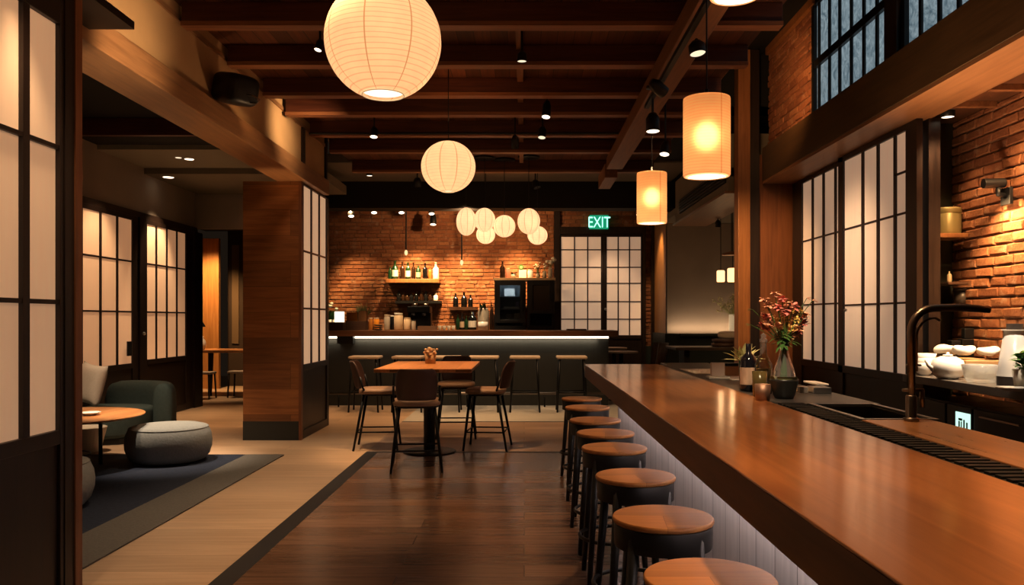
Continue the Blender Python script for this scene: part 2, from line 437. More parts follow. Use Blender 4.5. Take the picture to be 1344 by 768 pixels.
# ------------------------------------------------------------------ brick helper
def bricks(name, mat, mortar, plane, pos, u0, u1, z0, z1, bl=.21, bh=.064, gap=.011, depth=.035, rough=.006, face=-1, label=None, jit=.004):
    """plane 'Y': wall facing -Y at y=pos; plane 'X': wall facing -X at x=pos. Bricks stand proud of a mortar slab."""
    bm = new(); z = z0; row = 0
    while z < z1 - .01:
        zt = min(z + bh, z1)
        u = u0 - (bl * .5 if row % 2 else 0) - R.uniform(0, .03)
        while u < u1:
            w = bl * R.uniform(.85, 1.12)
            a, b = max(u, u0), min(u + w, u1)
            if b - a > .025:
                d = depth * R.uniform(.8, 1.12); j = lambda: R.uniform(-jit, jit)
                h = .008
                vs = []
                for (uu, zz, dd) in ((a,z,0),(b,z,0),(b,zt,0),(a,zt,0),
                                     (a+j(),z+j(),d-h),(b+j(),z+j(),d-h),(b+j(),zt+j(),d-h),(a+j(),zt+j(),d-h),
                                     (a+h+j(),z+h+j(),d+R.uniform(-rough,rough)),(b-h+j(),z+h+j(),d+R.uniform(-rough,rough)),(b-h+j(),zt-h+j(),d+R.uniform(-rough,rough)),(a+h+j(),zt-h+j(),d+R.uniform(-rough,rough))):
                    vs.append(bm.verts.new((uu, pos + face * dd, zz) if plane == 'Y' else (pos + face * dd, uu, zz)))
                for k in (0, 4):
                    for q in range(4):
                        bm.faces.new((vs[k+q], vs[k+(q+1)%4], vs[k+4+(q+1)%4], vs[k+4+q]))
                bm.faces.new(vs[8:12])
            u += w + gap
        z = zt + gap; row += 1
    o = struct(name, bm, mat, label=label)
    bm = new()
    lo, hi = sorted((pos + face * depth * .45, pos - face * .12))
    if plane == 'Y': box(bm, u0, u1, lo, hi, z0, z1)
    else: box(bm, lo, hi, u0, u1, z0, z1)
    m = obj(name + '_mortar', bm, mortar, o); return o

# back wall: brick on both sides of the sliding doors and above them
BW = 15.5
xb = WX(727, BW); xd0 = WX(735, BW); xd1 = WX(842, BW)
bricks('wall_back', BRICK, MORTAR, 'Y', BW, -4.2, xb, 0.9, 3.75, label='lit brick wall behind the back bar')
bricks('wall_back_over_doors', BRICK, MORTAR, 'Y', BW, xd0 + .001, 2.42, 3.2, 3.75, depth=.03)
bricks('wall_back_side', BRICK, MORTAR, 'Y', BW, xd1 + .075, WX(856, BW), 0.9, 3.2, depth=.03)
bxs('trim_brick_cap', BEAMW, -4.2, xb, BW - .09, BW - .02, 3.63, 3.66)
bxs('trim_post', DARKWOOD, xb + .002, xd0 - .002, BW - .08, BW + .1, 0, 3.75)
bxs('wall_back_filler', BLACKC, -4.4, 3.2, BW + .13, BW + .25, 0, 4)
bxs('trim_wainscot', GREEN_D, xd1 + .07, 2.5, BW - .06, BW + .02, 0, .9)
bxs('trim_door_head', DARKWOOD, xd0, xd1 + .07, BW - .09, BW + .1, 3.06, 3.2)
bxs('trim_door_jamb', DARKWOOD, xd1 + .005, xd1 + .07, BW - .09, BW + .1, 0, 3.059)

# ------------------------------------------------------------------ shoji builder
def shoji(name, label, plane, pos, u0, u1, z0, z1, stile=(.06,.06), head=.06, sill=.83, bot=0., vbars=(), hbars=(), paper=PAPER, frame=DARKWOOD, bw=.018, hb=.014, th=.05, side=-1, panelmat=None, extra=()):
    """sliding paper screen; u along the wall; vbars/hbars are bar centres; side: which way it faces along the normal"""
    def B(bm, ua, ub, za, zb, da, db):
        lo, hi = sorted((pos + side * da, pos + side * db))
        if plane == 'Y': box(bm, ua, ub, lo, hi, za, zb)
        else: box(bm, lo, hi, ua, ub, za, zb)
    bm = new()
    B(bm, u0, u0 + stile[0], z0, z1, -th/2, th/2); B(bm, u1 - stile[1], u1, z0, z1, -th/2, th/2)
    B(bm, u0 + stile[0], u1 - stile[1], z1 - head, z1, -th/2, th/2)
    B(bm, u0 + stile[0], u1 - stile[1], sill - .07, sill, -th/2, th/2)
    B(bm, u0 + stile[0], u1 - stile[1], z0, z0 + .10, -th/2, th/2)
    root = struct(name, bm, frame, bevel=.004, label=label)
    bm = new(); B(bm, u0 + stile[0], u1 - stile[1], z0 + .10, sill - .07, -th/2 + .005, th/2 - .018)
    obj('lower_panel', bm, panelmat or frame, root)
    bm = new(); B(bm, u0 + stile[0], u1 - stile[1], sill, z1 - head, -.004, .004)
    obj('paper_panel', bm, paper, root)
    bm = new()
    for v in vbars: B(bm, v - bw/2, v + bw/2, sill, z1 - head, .004, th/2 - .004)
    for h in hbars: B(bm, u0 + stile[0], u1 - stile[1], h - hb/2, h + hb/2, .004, th/2 - .007)
    for (ua, ub, h) in extra: B(bm, ua, ub, h - hb/2, h + hb/2, .004, th/2 - .007)
    obj('lattice', bm, frame, root)
    return root
def knob_on(root, c, ax, r=.018, mat=STEEL):
    bm = new(); ellipsoid(bm, c, r, r, r, nu=12, nv=8); obj('handle', bm, mat, root, smooth=True)

# sliding doors in the back wall
xm = WX(792.5, BW - .03)
zr = [WZ(y, BW - .03) for y in (328, 351, 372, 396, 419)]
zs = WZ(440, BW - .03)
for nm, a, b, lab in (('door_1', xd0 + .002, xm - .002, 'paper sliding door in the brick wall, on the bar side'), ('door_2', xm + .002, xd1, 'paper sliding door in the brick wall, under the green sign')):
    st = (.02, .055) if nm == 'door_1' else (.055, .02)
    iw = (b - a - sum(st)) / 3
    r_ = shoji(nm, lab, 'Y', BW - .03, a, b, 0.002, 3.055, stile=st, head=.045, sill=zs, vbars=[a + st[0] + iw, a + st[0] + 2*iw], hbars=zr, bw=.022, hb=.02)
    if nm == 'door_2': knob_on(r_, (WX(793, BW) + .02, BW - .085, WZ(406, BW)), 0, .03)

# booth corner on the far side of the counter
CORN = 14.0
bxs('wall_booth_side', wood('booth_panel_wood', (.36,.17,.055), (.5,.26,.09), 'Z', rough=.45), 2.5, 2.6, CORN + .002, BW + .1, 1.17, 3.3)
bxs('trim_booth_corner', DARKWOOD, 2.44, 2.499, BW - .16, BW - .095, .0, 3.3)
bxs('wall_booth', PLASTERG, 2.5, 6.0, CORN, CORN + .1, 1.17, 3.09)
bxs('trim_booth_wainscot', GREEN_D, 2.45, 6.0, CORN - .10, CORN - .001, 0, 1.17, bevel=.006)
bxs('trim_booth_side_wainscot', GREEN_D, 2.45, 2.6, CORN + .003, BW - .2, 0, 1.17)
bxs('ceiling.004', PLASTERD, 2.42, 6, 9.4, CORN + .1, 3.10, 3.2)
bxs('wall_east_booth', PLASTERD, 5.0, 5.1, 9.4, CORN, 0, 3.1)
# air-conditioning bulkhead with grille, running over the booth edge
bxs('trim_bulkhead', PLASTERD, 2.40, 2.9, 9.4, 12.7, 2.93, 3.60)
bxs('trim_bulkhead_edge', HEADW, 2.36, 2.9, 9.4, 12.72, 2.90, 2.929)

# ------------------------------------------------------------------ left header, pillar, near screen
bxs('trim_header', HEADW, -2.90, -2.545, 3.2, 10.45, 3.037, 3.225, bevel=.006)
bxs('wall_left_upper', PLASTER, -2.75, -2.60, 2.0, 10.40, 3.226, 3.789)
bxs('trim_upper_rail', HEADW, -2.60, -2.585, 5.6, 10.40, 3.66, 3.70)
bxs('trim_upper_post', DARKWOOD, -2.599, -2.575, 9.32, 9.42, 3.226, 3.659)
bxs('trim_upper_end', DARKWOOD, -2.76, -2.57, 10.401, 10.46, 3.226, 3.789)
bxs('trim_lintel', DARKWOODY, -2.95, -2.28, .6, 4.68, 3.115, 3.16)
PX0, PX1, PY0, PY1 = WX(319, 9.38), -2.612, 9.38, 10.72
bxs('wall_pillar', PILW, PX0, PX1 - .002, PY0, PY0 + .06, .222, 3.036, label='wood clad pillar under the header')
bxs('baseboard_pillar', plain('dark_plinth', (.030,.030,.024), .5), PX0, PX1 - .03, PY0 - .006, PY0 + .06, 0, .222)
bxs('trim_pillar_edge', PANELW, PX1 - .03, PX1, PY0 - .008, PY0 + .061, 0, 3.036)
bxs('wall_pillar_back', PANELW, PX0, PX1 - .08, PY0 + .062, PY1, 0, 3.036)
uw = [PY0 + .12 + i * (PY1 - PY0 - .2) / 3 for i in range(4)]
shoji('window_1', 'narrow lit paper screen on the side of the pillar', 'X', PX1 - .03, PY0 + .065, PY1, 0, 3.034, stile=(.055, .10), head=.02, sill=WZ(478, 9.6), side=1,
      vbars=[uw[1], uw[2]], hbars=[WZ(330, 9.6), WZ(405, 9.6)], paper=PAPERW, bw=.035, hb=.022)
# near screen at the picture's edge
NXp = -2.3
dn = lambda x: NXp * F / (x - CX)
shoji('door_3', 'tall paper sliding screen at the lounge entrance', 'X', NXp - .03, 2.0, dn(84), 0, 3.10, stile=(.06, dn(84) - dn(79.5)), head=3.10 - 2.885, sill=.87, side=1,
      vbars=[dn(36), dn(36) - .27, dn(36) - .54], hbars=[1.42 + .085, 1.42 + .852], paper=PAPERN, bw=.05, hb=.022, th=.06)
bxs('trim_screen_post', DARKWOOD, NXp - .10, NXp + .005, dn(84) + .002, dn(96), 0, 3.114)
bxs('trim_screen_post_face', PANELW, NXp - .12, NXp + .012, dn(96) + .001, dn(105), 0, 3.114)

# ------------------------------------------------------------------ lounge walls
LX = -5.32
dl = lambda x: LX * F / (x - CX)
bxs('wall_left', PLASTERG, LX - .12, LX - .02, 2.0, 12.97, 2.90, 3.9)
bxs('trim_left_head', DARKWOODY, LX - .1, LX + .02, 2.0, 12.97, 2.82, 2.90)
e0, e1, e2 = dl(107) - .25, dl(179), dl(252)
shoji('door_4', 'paper sliding door beside the green sofa', 'X', LX, e0 - .45, e1, 0.002, 2.819, stile=(.08, dl(179) - dl(172)), head=.06, sill=.825, side=1,
      vbars=[dl(130.5), dl(152.5), dl(130.5) - .43], hbars=[2.20, 1.52], paper=PAPERL, bw=.035, hb=.022)
shoji('door_5', 'paper sliding door beyond the dark door post', 'X', LX, dl(187), dl(251), 0.002, 2.819, stile=(dl(191) - dl(187), dl(251) - dl(242.5)), head=.06, sill=.85, side=1,
      vbars=[dl(204), dl(217.8), dl(231)], hbars=[2.20, 1.52], paper=PAPERL, bw=.03, hb=.022)
bxs('trim_left_post', DARKWOOD, LX - .06, LX + .05, e1 + .002, dl(187) - .002, 0, 2.819)
bxs('trim_left_end', DARKWOOD, LX - .1, LX + .06, dl(251) + .002, 13.09, 0, 2.819)
bm = new(); box(bm, LX + .027, LX + .05, dl(168.5), dl(163.5), 1.42 - 48*10.75/1050, 1.42 - 29*10.75/1050)
h = obj('handle', bm, BLACKS, bpy.data.objects['door_4'], bevel=.004)
knob_on(bpy.data.objects['trim_left_post'], (LX + .085, dl(181), WZ(438, 11.0)), 0, .025)
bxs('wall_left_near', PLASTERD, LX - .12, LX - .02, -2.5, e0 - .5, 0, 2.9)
# cross wall over the passage at the lounge's far end
bxs('wall_lounge_end', PLASTERG, LX - .1, -3.32, 13.1, 13.2, 2.90, 3.9)
bxs('wall_partition', BLACKC, -4.3, -4.2, 13.3, 19, 0, 3.3)
bxs('wall_bar_end', BLACKC, -4.05, -3.95, 12.2, 15.5, 0, 3.75)
# lounge ceiling steps
bxs('ceiling.005', BLACKC, LX - .1, -2.76, -2.5, 9.45, 3.80, 3.9)
bxs('trim_lounge_beam', BEAMW, LX - .02, -2.91, 9.47, 9.55, 3.60, 3.80)
bxs('ceiling.006', plain('lounge_ceiling_panel', (.28,.26,.20), .9), LX - .02, -2.91, 10.0, 11.22, 3.54, 3.6)
bxs('trim_lounge_drop', BLACKC, LX - .02, -2.91, 9.56, 9.99, 3.60, 3.9)
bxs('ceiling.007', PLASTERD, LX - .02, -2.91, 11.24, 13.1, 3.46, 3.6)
# the room seen through the passage
bricks('wall_side_room_brick', BRICK, MORTAR, 'X', -6.68, 13.4, 16.3, 0.0, 3.3, face=1, depth=.03)
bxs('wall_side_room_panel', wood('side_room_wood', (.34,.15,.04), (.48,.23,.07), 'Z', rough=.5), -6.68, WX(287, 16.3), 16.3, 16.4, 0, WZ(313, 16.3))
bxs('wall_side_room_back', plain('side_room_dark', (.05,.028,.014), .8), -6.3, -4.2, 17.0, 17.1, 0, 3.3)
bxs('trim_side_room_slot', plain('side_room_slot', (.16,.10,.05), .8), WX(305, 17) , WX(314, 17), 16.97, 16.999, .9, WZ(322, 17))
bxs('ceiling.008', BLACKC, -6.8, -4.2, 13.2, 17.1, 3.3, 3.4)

# ------------------------------------------------------------------ right side: post, beam, windows, alcove
bxs('trim_right_post', POSTW, WX(969, 9.1), WX(985, 9.1), 9.1, 9.28, 0, 4.49, bevel=.006)
bxs('trim_right_post_seam', DARKWOOD, WX(985, 9.1) + .001, WX(997, 9.1), 9.11, 9.28, 0, 4.49)
bxs('wall_alcove_panel', PANELW, WX(997, 9.1) + .001, 3.12, 9.14, 9.28, 0, 3.3)
bxs('trim_right_beam', wood('right_beam_wood', (.065,.036,.012), (.12,.068,.025), 'Y', rough=.45), 2.70, 2.78, -2.5, 9.08, 2.985, 3.36, bevel=.004)
bxs('trim_right_soffit', HEADW, 2.705, 3.11, -2.5, 9.08, 2.955, 2.984)
bricks('wall_right_upper', BRICK, MORTAR, 'X', 2.80, 7.70, 9.09, 3.37, 4.42, face=-1, depth=.03)
bxs('trim_right_cap', POSTW, 2.74, 2.9, 7.6, 9.09, 4.42, 4.5)
# clerestory windows
WXc = 2.80
dw = lambda x: (WXc - .03) * F / (x - CX)
def clerestory(name, label, y0, y1, bars, z0, z1, zm):
    bm = new()
    for a, b in ((y0, y0 + .05), (y1 - .05, y1)): box(bm, WXc - .04, WXc + .06, a, b, z0, z1)
    for a, b in ((z0, z0 + .03), (z1 - .05, z1)): box(bm, WXc - .04, WXc + .06, y0 + .05, y1 - .05, a, b)
    root = struct(name, bm, BLACKS, label=label, bevel=.003)
    bm = new(); box(bm, WXc - .002, WXc + .004, y0 + .05, y1 - .05, z0 + .03, z1 - .05); obj('pane', bm, PANE, root)
    bm = new()
    for d in bars: box(bm, WXc - .018, WXc - .002, d - .019, d + .019, z0 + .03, z1 - .05)
    box(bm, WXc - .036, WXc - .002, y0 + .05, y1 - .05, zm - .035, zm + .035)
    obj('muntins', bm, BLACKS, root)
z0w, z1w, zmw = 3.362, 4.46, 1.42 + 2.77 / 1.14
clerestory('window_2', 'frosted clerestory window at the brick end of the beam', dw(1167), 7.69, [dw(x) for x in (1060.5, 1072.5, 1086, 1099.3, 1114.5, 1130.8, 1148)], z0w, z1w, zmw)
clerestory('window_3', 'frosted clerestory window closer to the camera end', 2.2, dw(1184), [dw(x) for x in (1205, 1229.5, 1255, 1282, 1312, 1345, 1382)], z0w, z1w, zmw)
bxs('trim_window_post', DARKWOOD, WXc - .07, WXc + .06, dw(1184) + .002, dw(1167) - .002, 3.362, 4.46)
bxs('wall_right_high', BLACKC, WXc - .02, WXc + .08, -2.5, 9.1, 4.461, 4.6)
# alcove screens
AX = 3.06
da = lambda x: AX * F / (x - CX)
shoji('door_6', 'paper sliding door next to the brown wood panel', 'X', AX + .01, da(1113.5), 9.08, 0.002, 2.954, stile=(da(1106) - da(1113.5), 9.08 - da(1053.5)), head=.045, sill=.985, side=-1,
      vbars=[da(1067), da(1081.3), da(1097)], hbars=[2.27, 1.575], bw=.032, hb=.016)
shoji('door_7', 'paper sliding door next to the dark column by the brick', 'X', AX - .04, da(1214), da(1115), 0.002, 2.954, stile=(da(1199) - da(1214), da(1121.5) - da(1115)), head=.05, sill=.985, side=-1,
      vbars=[da(1140.3), da(1160.7), da(1183.5)], hbars=[2.26, 1.55], bw=.032, hb=.016, extra=[(da(1199), da(1184), WZ(224.7, 6.3))])
knob_on(bpy.data.objects['door_7'], (AX - .10, da(1124), WZ(407, 7.35)), 0, .014)
bxs('wall_alcove_column', plain('olive_dark_panel', (.035,.032,.018), .45), 3.10, 3.60, 6.42, 6.5, 0, 2.99)
bxs('trim_column_side', DARKWOOD, AX + .03, AX + .12, da(1214) + .003, 6.419, 0, 2.954)
bricks('wall_right', BRICK, MORTARR, 'X', 3.46, 1.6, 6.419, .75, 2.99, bl=.215, bh=.064, gap=.012, depth=.030, rough=.004, jit=.004, label='rough brick wall behind the work counter')
bxs('wall_right_lower', BLACKC, 3.47, 3.6, -2.5, 6.41, 0, .745)
bxs('wall_right_outer', BLACKC, 3.60, 3.7, -2.5, 9.3, 0, 4.6)
bxs('ceiling.009', wood('alcove_ceiling', (.07,.028,.012), (.13,.05,.02), 'Y', rough=.5), 3.11, 3.6, -2.5, 9.14, 2.99, 3.05)
for k in range(5): bxs('trim_alcove_joist', BEAMY, 3.112, 3.40, 5.75 - k * .42, 5.80 - k * .42, 2.95, 2.989)
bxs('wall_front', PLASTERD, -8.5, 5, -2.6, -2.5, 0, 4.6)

# ------------------------------------------------------------------ the wood counter
CT = 1.01
fx = lambda y: .592 - .0055 * y
t = thing('countertop', 'long glossy wooden bar top with thick brown edge running away from the camera', 'counter top', (.9, 4, .9))
bm = new(); prism(bm, [(fx(.6), .6), (1.22, .6), (1.22, 7.3), (fx(7.3), 7.3)], CT - .008, CT)
obj('top_slab', bm, TOPW, t, bevel=.003)
bm = new(); prism(bm, [(fx(.6) + .001, .6), (fx(.6) + .05, .6), (fx(7.3) + .05, 7.298), (fx(7.3) + .001, 7.298)], CT - .118, CT - .0085)
obj('front_fascia', bm, FAS_SHADE, t)
bm = new(); box(bm, .66, 1.219, .61, 7.24, CT - .029, CT - .0085); obj('underside', bm, FAS_SHADE, t)
bm = new(); box(bm, fx(7.3) + .051, 1.22, 7.25, 7.298, CT - .118, CT - .0085); obj('end_fascia', bm, FAS_SHADE, t)
t = thing('bar_counter', 'pale grey boarded front under the long wooden bar top', 'counter', (1.1, 4, 0))
bm = new(); box(bm, .84, .87, .6, 7.17, 0.002, CT - .0295); obj('front_panel', bm, BASEPANEL, t)
bm = new(); box(bm, .871, 1.66, .6, 7.17, 0.002, CT - .30); obj('carcass', bm, BLACKS, t)
bm = new(); box(bm, .74, .76, .7, 7.15, CT - .045, CT - .030); obj('light_strip', bm, emis('counter_led', (1,.93,.92), .8), t)
# channel, ledge, sink
bm = new(); box(bm, 1.225, 1.372, .9, 3.95, CT - .03, CT - .006)
for i in range(60):
    y = .93 + i * .05
    box(bm, 1.24, 1.357, y, y + .028, CT - .0061, CT + .001)
t = obj('bar_mat', bm, plain('black_rubber', (.010,.010,.010), .6)); tag(t, 'black ribbed rubber drip mat along the back edge of the wooden bar top', 'bar mat')
bm = new(); box(bm, 1.376, 1.66, .6, 3.262, CT - .03, CT); t = obj('service_ledge', bm, LEDGEW, bevel=.003); tag(t, 'narrow wooden ledge behind the black drip mat', 'ledge')
STONE = plain('dark_stone', (.055,.050,.045), .35, noise=.3, scale=12)
bm = new(); box(bm, 1.225, 1.376, 3.955, 7.25, CT - .03, CT - .003); box(bm, 1.3761, 1.74, 3.90, 7.25, CT - .03, CT - .003)
t = obj('stone_ledge', bm, STONE); tag(t, 'dark stone ledge carrying the flower vase and bottles', 'ledge')
t = thing('sink', 'steel bar sink set into the ledge beside the tall faucet', 'sink', (1.52, 3.57, CT - .01))
bm = new(); x0, x1, y0, y1 = 1.378, 1.70, 3.27, 3.88
for a in ((x0, x0+.025, y0, y1), (x1-.025, x1, y0, y1), (x0+.025, x1-.025, y0, y0+.025), (x0+.025, x1-.025, y1-.025, y1)): box(bm, *a, CT - .01, CT + .002)
obj('rim', bm, STEEL, t, bevel=.002)
bm = new()
for a in ((x0+.025, x0+.03, y0+.025, y1-.025), (x1-.03, x1-.025, y0+.025, y1-.025), (x0+.03, x1-.03, y0+.025, y0+.03), (x0+.03, x1-.03, y1-.03, y1-.025)): box(bm, *a, CT - .2, CT - .0105)
box(bm, x0+.025, x1-.025, y0+.025, y1-.025, CT - .205, CT - .2001)
obj('basin', bm, plain('sink_basin', (.22,.21,.20), .3, metal=1.), t)
# faucet
fx0, fy0 = 1.555, 3.215
t = thing('faucet', 'tall dark metal bar faucet with a long horizontal spout', 'faucet', (fx0, fy0, CT))
bm = new(); lathe(bm, [(0, .0015), (.030, .0015), (.030, .012), (.021, .016), (.021, .10), (.017, .105), (0, .105)], (fx0, fy0, CT), 24); obj('base', bm, GUNMETAL, t, smooth=True, bevel=.001)
pts = [(fx0, fy0, CT + .10), (fx0, fy0, CT + .36)]
rr = .095
for i in range(1, 9):
    a = PI/2 * i / 8; pts.append((fx0 + rr - rr * math.cos(a), fy0, CT + .36 + rr * math.sin(a)))
pts += [(fx0 + .20, fy0, CT + .457), (fx0 + .27, fy0, CT + .452), (fx0 + .315, fy0, CT + .446)]
bm = new(); tube(bm, pts, [.0155] * (len(pts) - 3) + [.016, .015, .012], 14); obj('spout', bm, GUNMETAL, t, smooth=True)
pts = [(fx0 + .022, fy0, CT + .20), (fx0 + .022, fy0, CT + .34)] + [(fx0 + .022 + .075 * (1 - math.cos(PI/2*i/6)), fy0, CT + .34 + .075 * math.sin(PI/2*i/6)) for i in range(1, 7)] + [(fx0 + .115, fy0, CT + .405)]
bm = new(); tube(bm, pts, .005, 8); obj('hose', bm, GUNMETAL, t, smooth=True)
bm = new(); tube(bm, [(fx0 - .035, fy0, CT + .125), (fx0 + .05, fy0, CT + .125)], .007, 10); tube(bm, [(fx0 + .044, fy0, CT + .125), (fx0 + .044, fy0, CT + .055)], .010, 10)
obj('valve', bm, GUNMETAL, t, smooth=True)
bm = new(); tube(bm, [(fx0 - .02, fy0, CT + .225), (fx0 + .04, fy0, CT + .225)], .004, 8); obj('handle', bm, GUNMETAL, t, smooth=True)

# ------------------------------------------------------------------ round stools at the counter
def round_stool(loc, label):
    t = thing('bar_stool', label, 'bar stool', loc, 0, 'round wooden stools along the wood counter')
    bm = new(); lathe(bm, [(0, .70), (.170, .70), (.176, .703), (.1785, .710), (.1785, .716), (.175, .721), (.170, .7215), (0, .7215)], seg=48); obj('seat', bm, SEATW, t, world=False, smooth=True, bevel=.0008)
    bm = new(); lathe(bm, [(.150, .62), (.171, .62), (.173, .699), (.150, .699), (.150, .62)], seg=40); obj('seat_ring', bm, BLACKS, t, world=False, smooth=True, bevel=.001)
    for k in range(4):
        a = PI/4 + k * PI/2; c, s = math.cos(a), math.sin(a)
        bm = new(); tube(bm, [(c * .150, s * .150, .69), (c * .215, s * .215, .001)], [.021, .014], 10); obj('leg', bm, BLACKS, t, world=False, smooth=True)
    bm = new(); ring(bm, (0, 0, .24), .188, .010, 40, 8); obj('footrest', bm, BLACKS, t, world=False, smooth=True)
    return t
sd = [(2.17,.503),(2.84,.492),(3.585,.498),(4.375,.492),(4.95,.503),(5.58,.495),(6.39,.505),(7.10,.51)]
ordn = ['first', 'second', 'third', 'fourth', 'fifth', 'sixth', 'seventh', 'eighth']
s0 = None
for i, (d, x) in enumerate(sd):
    lab = ('round wooden stool at the counter cut off by the bottom picture edge' if i == 0 else
           'round wooden stool at the far end of the long counter' if i == 7 else
           f'round wood-topped black stool, {ordn[i]} along the counter counted from the camera')
    if s0 is None: s0 = round_stool((x, d, 0), lab)
    else: dup(s0, (x, d, 0), R.uniform(-.25, .25), lab)

# ------------------------------------------------------------------ far bar
BX1 = WX(811, 12.9); B0 = -3.6
t = thing('countertop', 'brown wooden top of the bar in front of the brick wall', 'bar top', (-1, 13.2, 1.14))
bm = new(); box(bm, B0, BX1, 12.9, 13.75, 1.143, 1.236); obj('slab', bm, wood('bar_top_wood', (.13,.055,.022), (.22,.10,.045), 'X', rough=.4), t, bevel=.006)
bxr = WX(799, 13.1)
t = thing('bar_counter', 'dark panelled bar front with a bright light line under its top', 'bar', (-1, 13.3, 0))
bm = new(); box(bm, B0, bxr, 13.15, 13.2, .002, 1.142); obj('front_panel', bm, BARPANEL, t)
bm = new(); box(bm, bxr - .03, bxr, 13.201, 13.7, .002, 1.142); obj('end_panel', bm, BARPANEL, t)
bm = new(); box(bm, WX(448, 13.1) + .22, bxr - .002, 13.10, 13.149, 1.105, 1.141); obj('light_strip', bm, emis('bar_led', (1,.86,.66), 2.6), t)
bm = new(); box(bm, WX(432, 13.1) - .2, WX(441, 13.1) + .03, 13.10, 13.149, 1.105, 1.141); obj('light_strip', bm, emis('bar_led', (1,.86,.66), 2.6), t)
bm = new(); box(bm, WX(441, 13.1) + .04, WX(465, 13.1), 13.0, 13.149, 1.02, 1.142); obj('bracket', bm, BLACKS, t)
t = thing('foot_rail', 'thin metal foot rail along the foot of the far bar', 'foot rail', (-1, 12.85, 0))
bm = new(); tube(bm, [(-3.3, 12.93, .22), (bxr - .02, 12.93, .22)], .022, 10); obj('rail', bm, GUNMETAL, t, smooth=True)
for x in (-3.0, -2.05, -.92, .33, 1.2):
    bm = new(); tube(bm, [(x, 12.93, .20), (x, 12.93, .001)], .014, 8); obj('bracket', bm, BLACKM, t, smooth=True)
# slim stools along the far bar
STOOLTOP = plain('pale_stool_pad', (.50,.40,.31), .55, noise=.1)
def slim_stool(loc, label):
    t = thing('bar_stool', label, 'bar stool', loc, 0, 'slim backless stools along the far bar')
    bm = new(); box(bm, -.235, .235, -.19, .19, .812, .855); obj('seat', bm, STOOLTOP, t, world=False, bevel=.018, seg=3)
    for sx in (-1, 1):
        for sy in (-1, 1):
            bm = new(); tube(bm, [(sx*.185, sy*.15, .811), (sx*.225, sy*.19, .001)], [.017, .014], 8); obj('leg', bm, BLACKM, t, world=False, smooth=True)
    for sy in (-1, 1):
        bm = new(); tube(bm, [(-.21, sy*.172, .30), (.21, sy*.172, .30)], .010, 8); obj('footrest', bm, BLACKM, t, world=False, smooth=True)
    for sx in (-1, 1):
        bm = new(); tube(bm, [(sx*.21, -.172, .30), (sx*.21, .172, .30)], .010, 8); obj('footrest', bm, BLACKM, t, world=False, smooth=True)
    return t
s0 = None
labs = ['slim backless stool at the far bar, beside the wood clad pillar', 'slim stool at the far bar, second counted from the wood clad pillar', 'slim stool at the far bar, right behind the potted flowers on the table',
        'slim stool at the far bar behind the far edge of the high table', 'slim stool at the far bar, in the open next to the high table', 'slim backless stool at the end of the far bar towards the wood counter']
for (px, lab) in zip((480, 536, 585, 635, 689, 750), labs):
    loc = (WX(px, 12.35), 12.35, 0)
    if s0 is None: s0 = slim_stool(loc, lab)
    else: dup(s0, loc, 0, lab)

# ------------------------------------------------------------------ high table and its chairs
TX, TY = -.985, 8.5
TZ = .936
t = thing('high_table', 'rectangular wooden high table on a round black pedestal foot', 'table', (TX, TY, 0))
bm = new(); box(bm, TX - .475, TX + .475, 7.76, 9.22, TZ - .036, TZ); obj('tabletop', bm, TABLEW, t, bevel=.006)
bm = new(); lathe(bm, [(0, .003), (.285, .003), (.285, .010), (.27, .016), (.07, .024), (0, .024)], (TX - .03, 8.57, 0), 40); obj('foot_plate', bm, BLACKM, t, smooth=True, bevel=.002)
bm = new(); lathe(bm, [(.062, .0245), (.062, TZ - .06), (.10, TZ - .055), (.10, TZ - .0365)], (TX - .03, 8.57, 0), 24); obj('column', bm, BLACKM, t, smooth=True, bevel=.002)
LEATHER = plain('brown_leather', (.075,.036,.024), .42, noise=.25, scale=9, bump=.05)
LEATHERL = plain('tan_seat_leather', (.30,.19,.12), .5, noise=.2, scale=9, bump=.05)
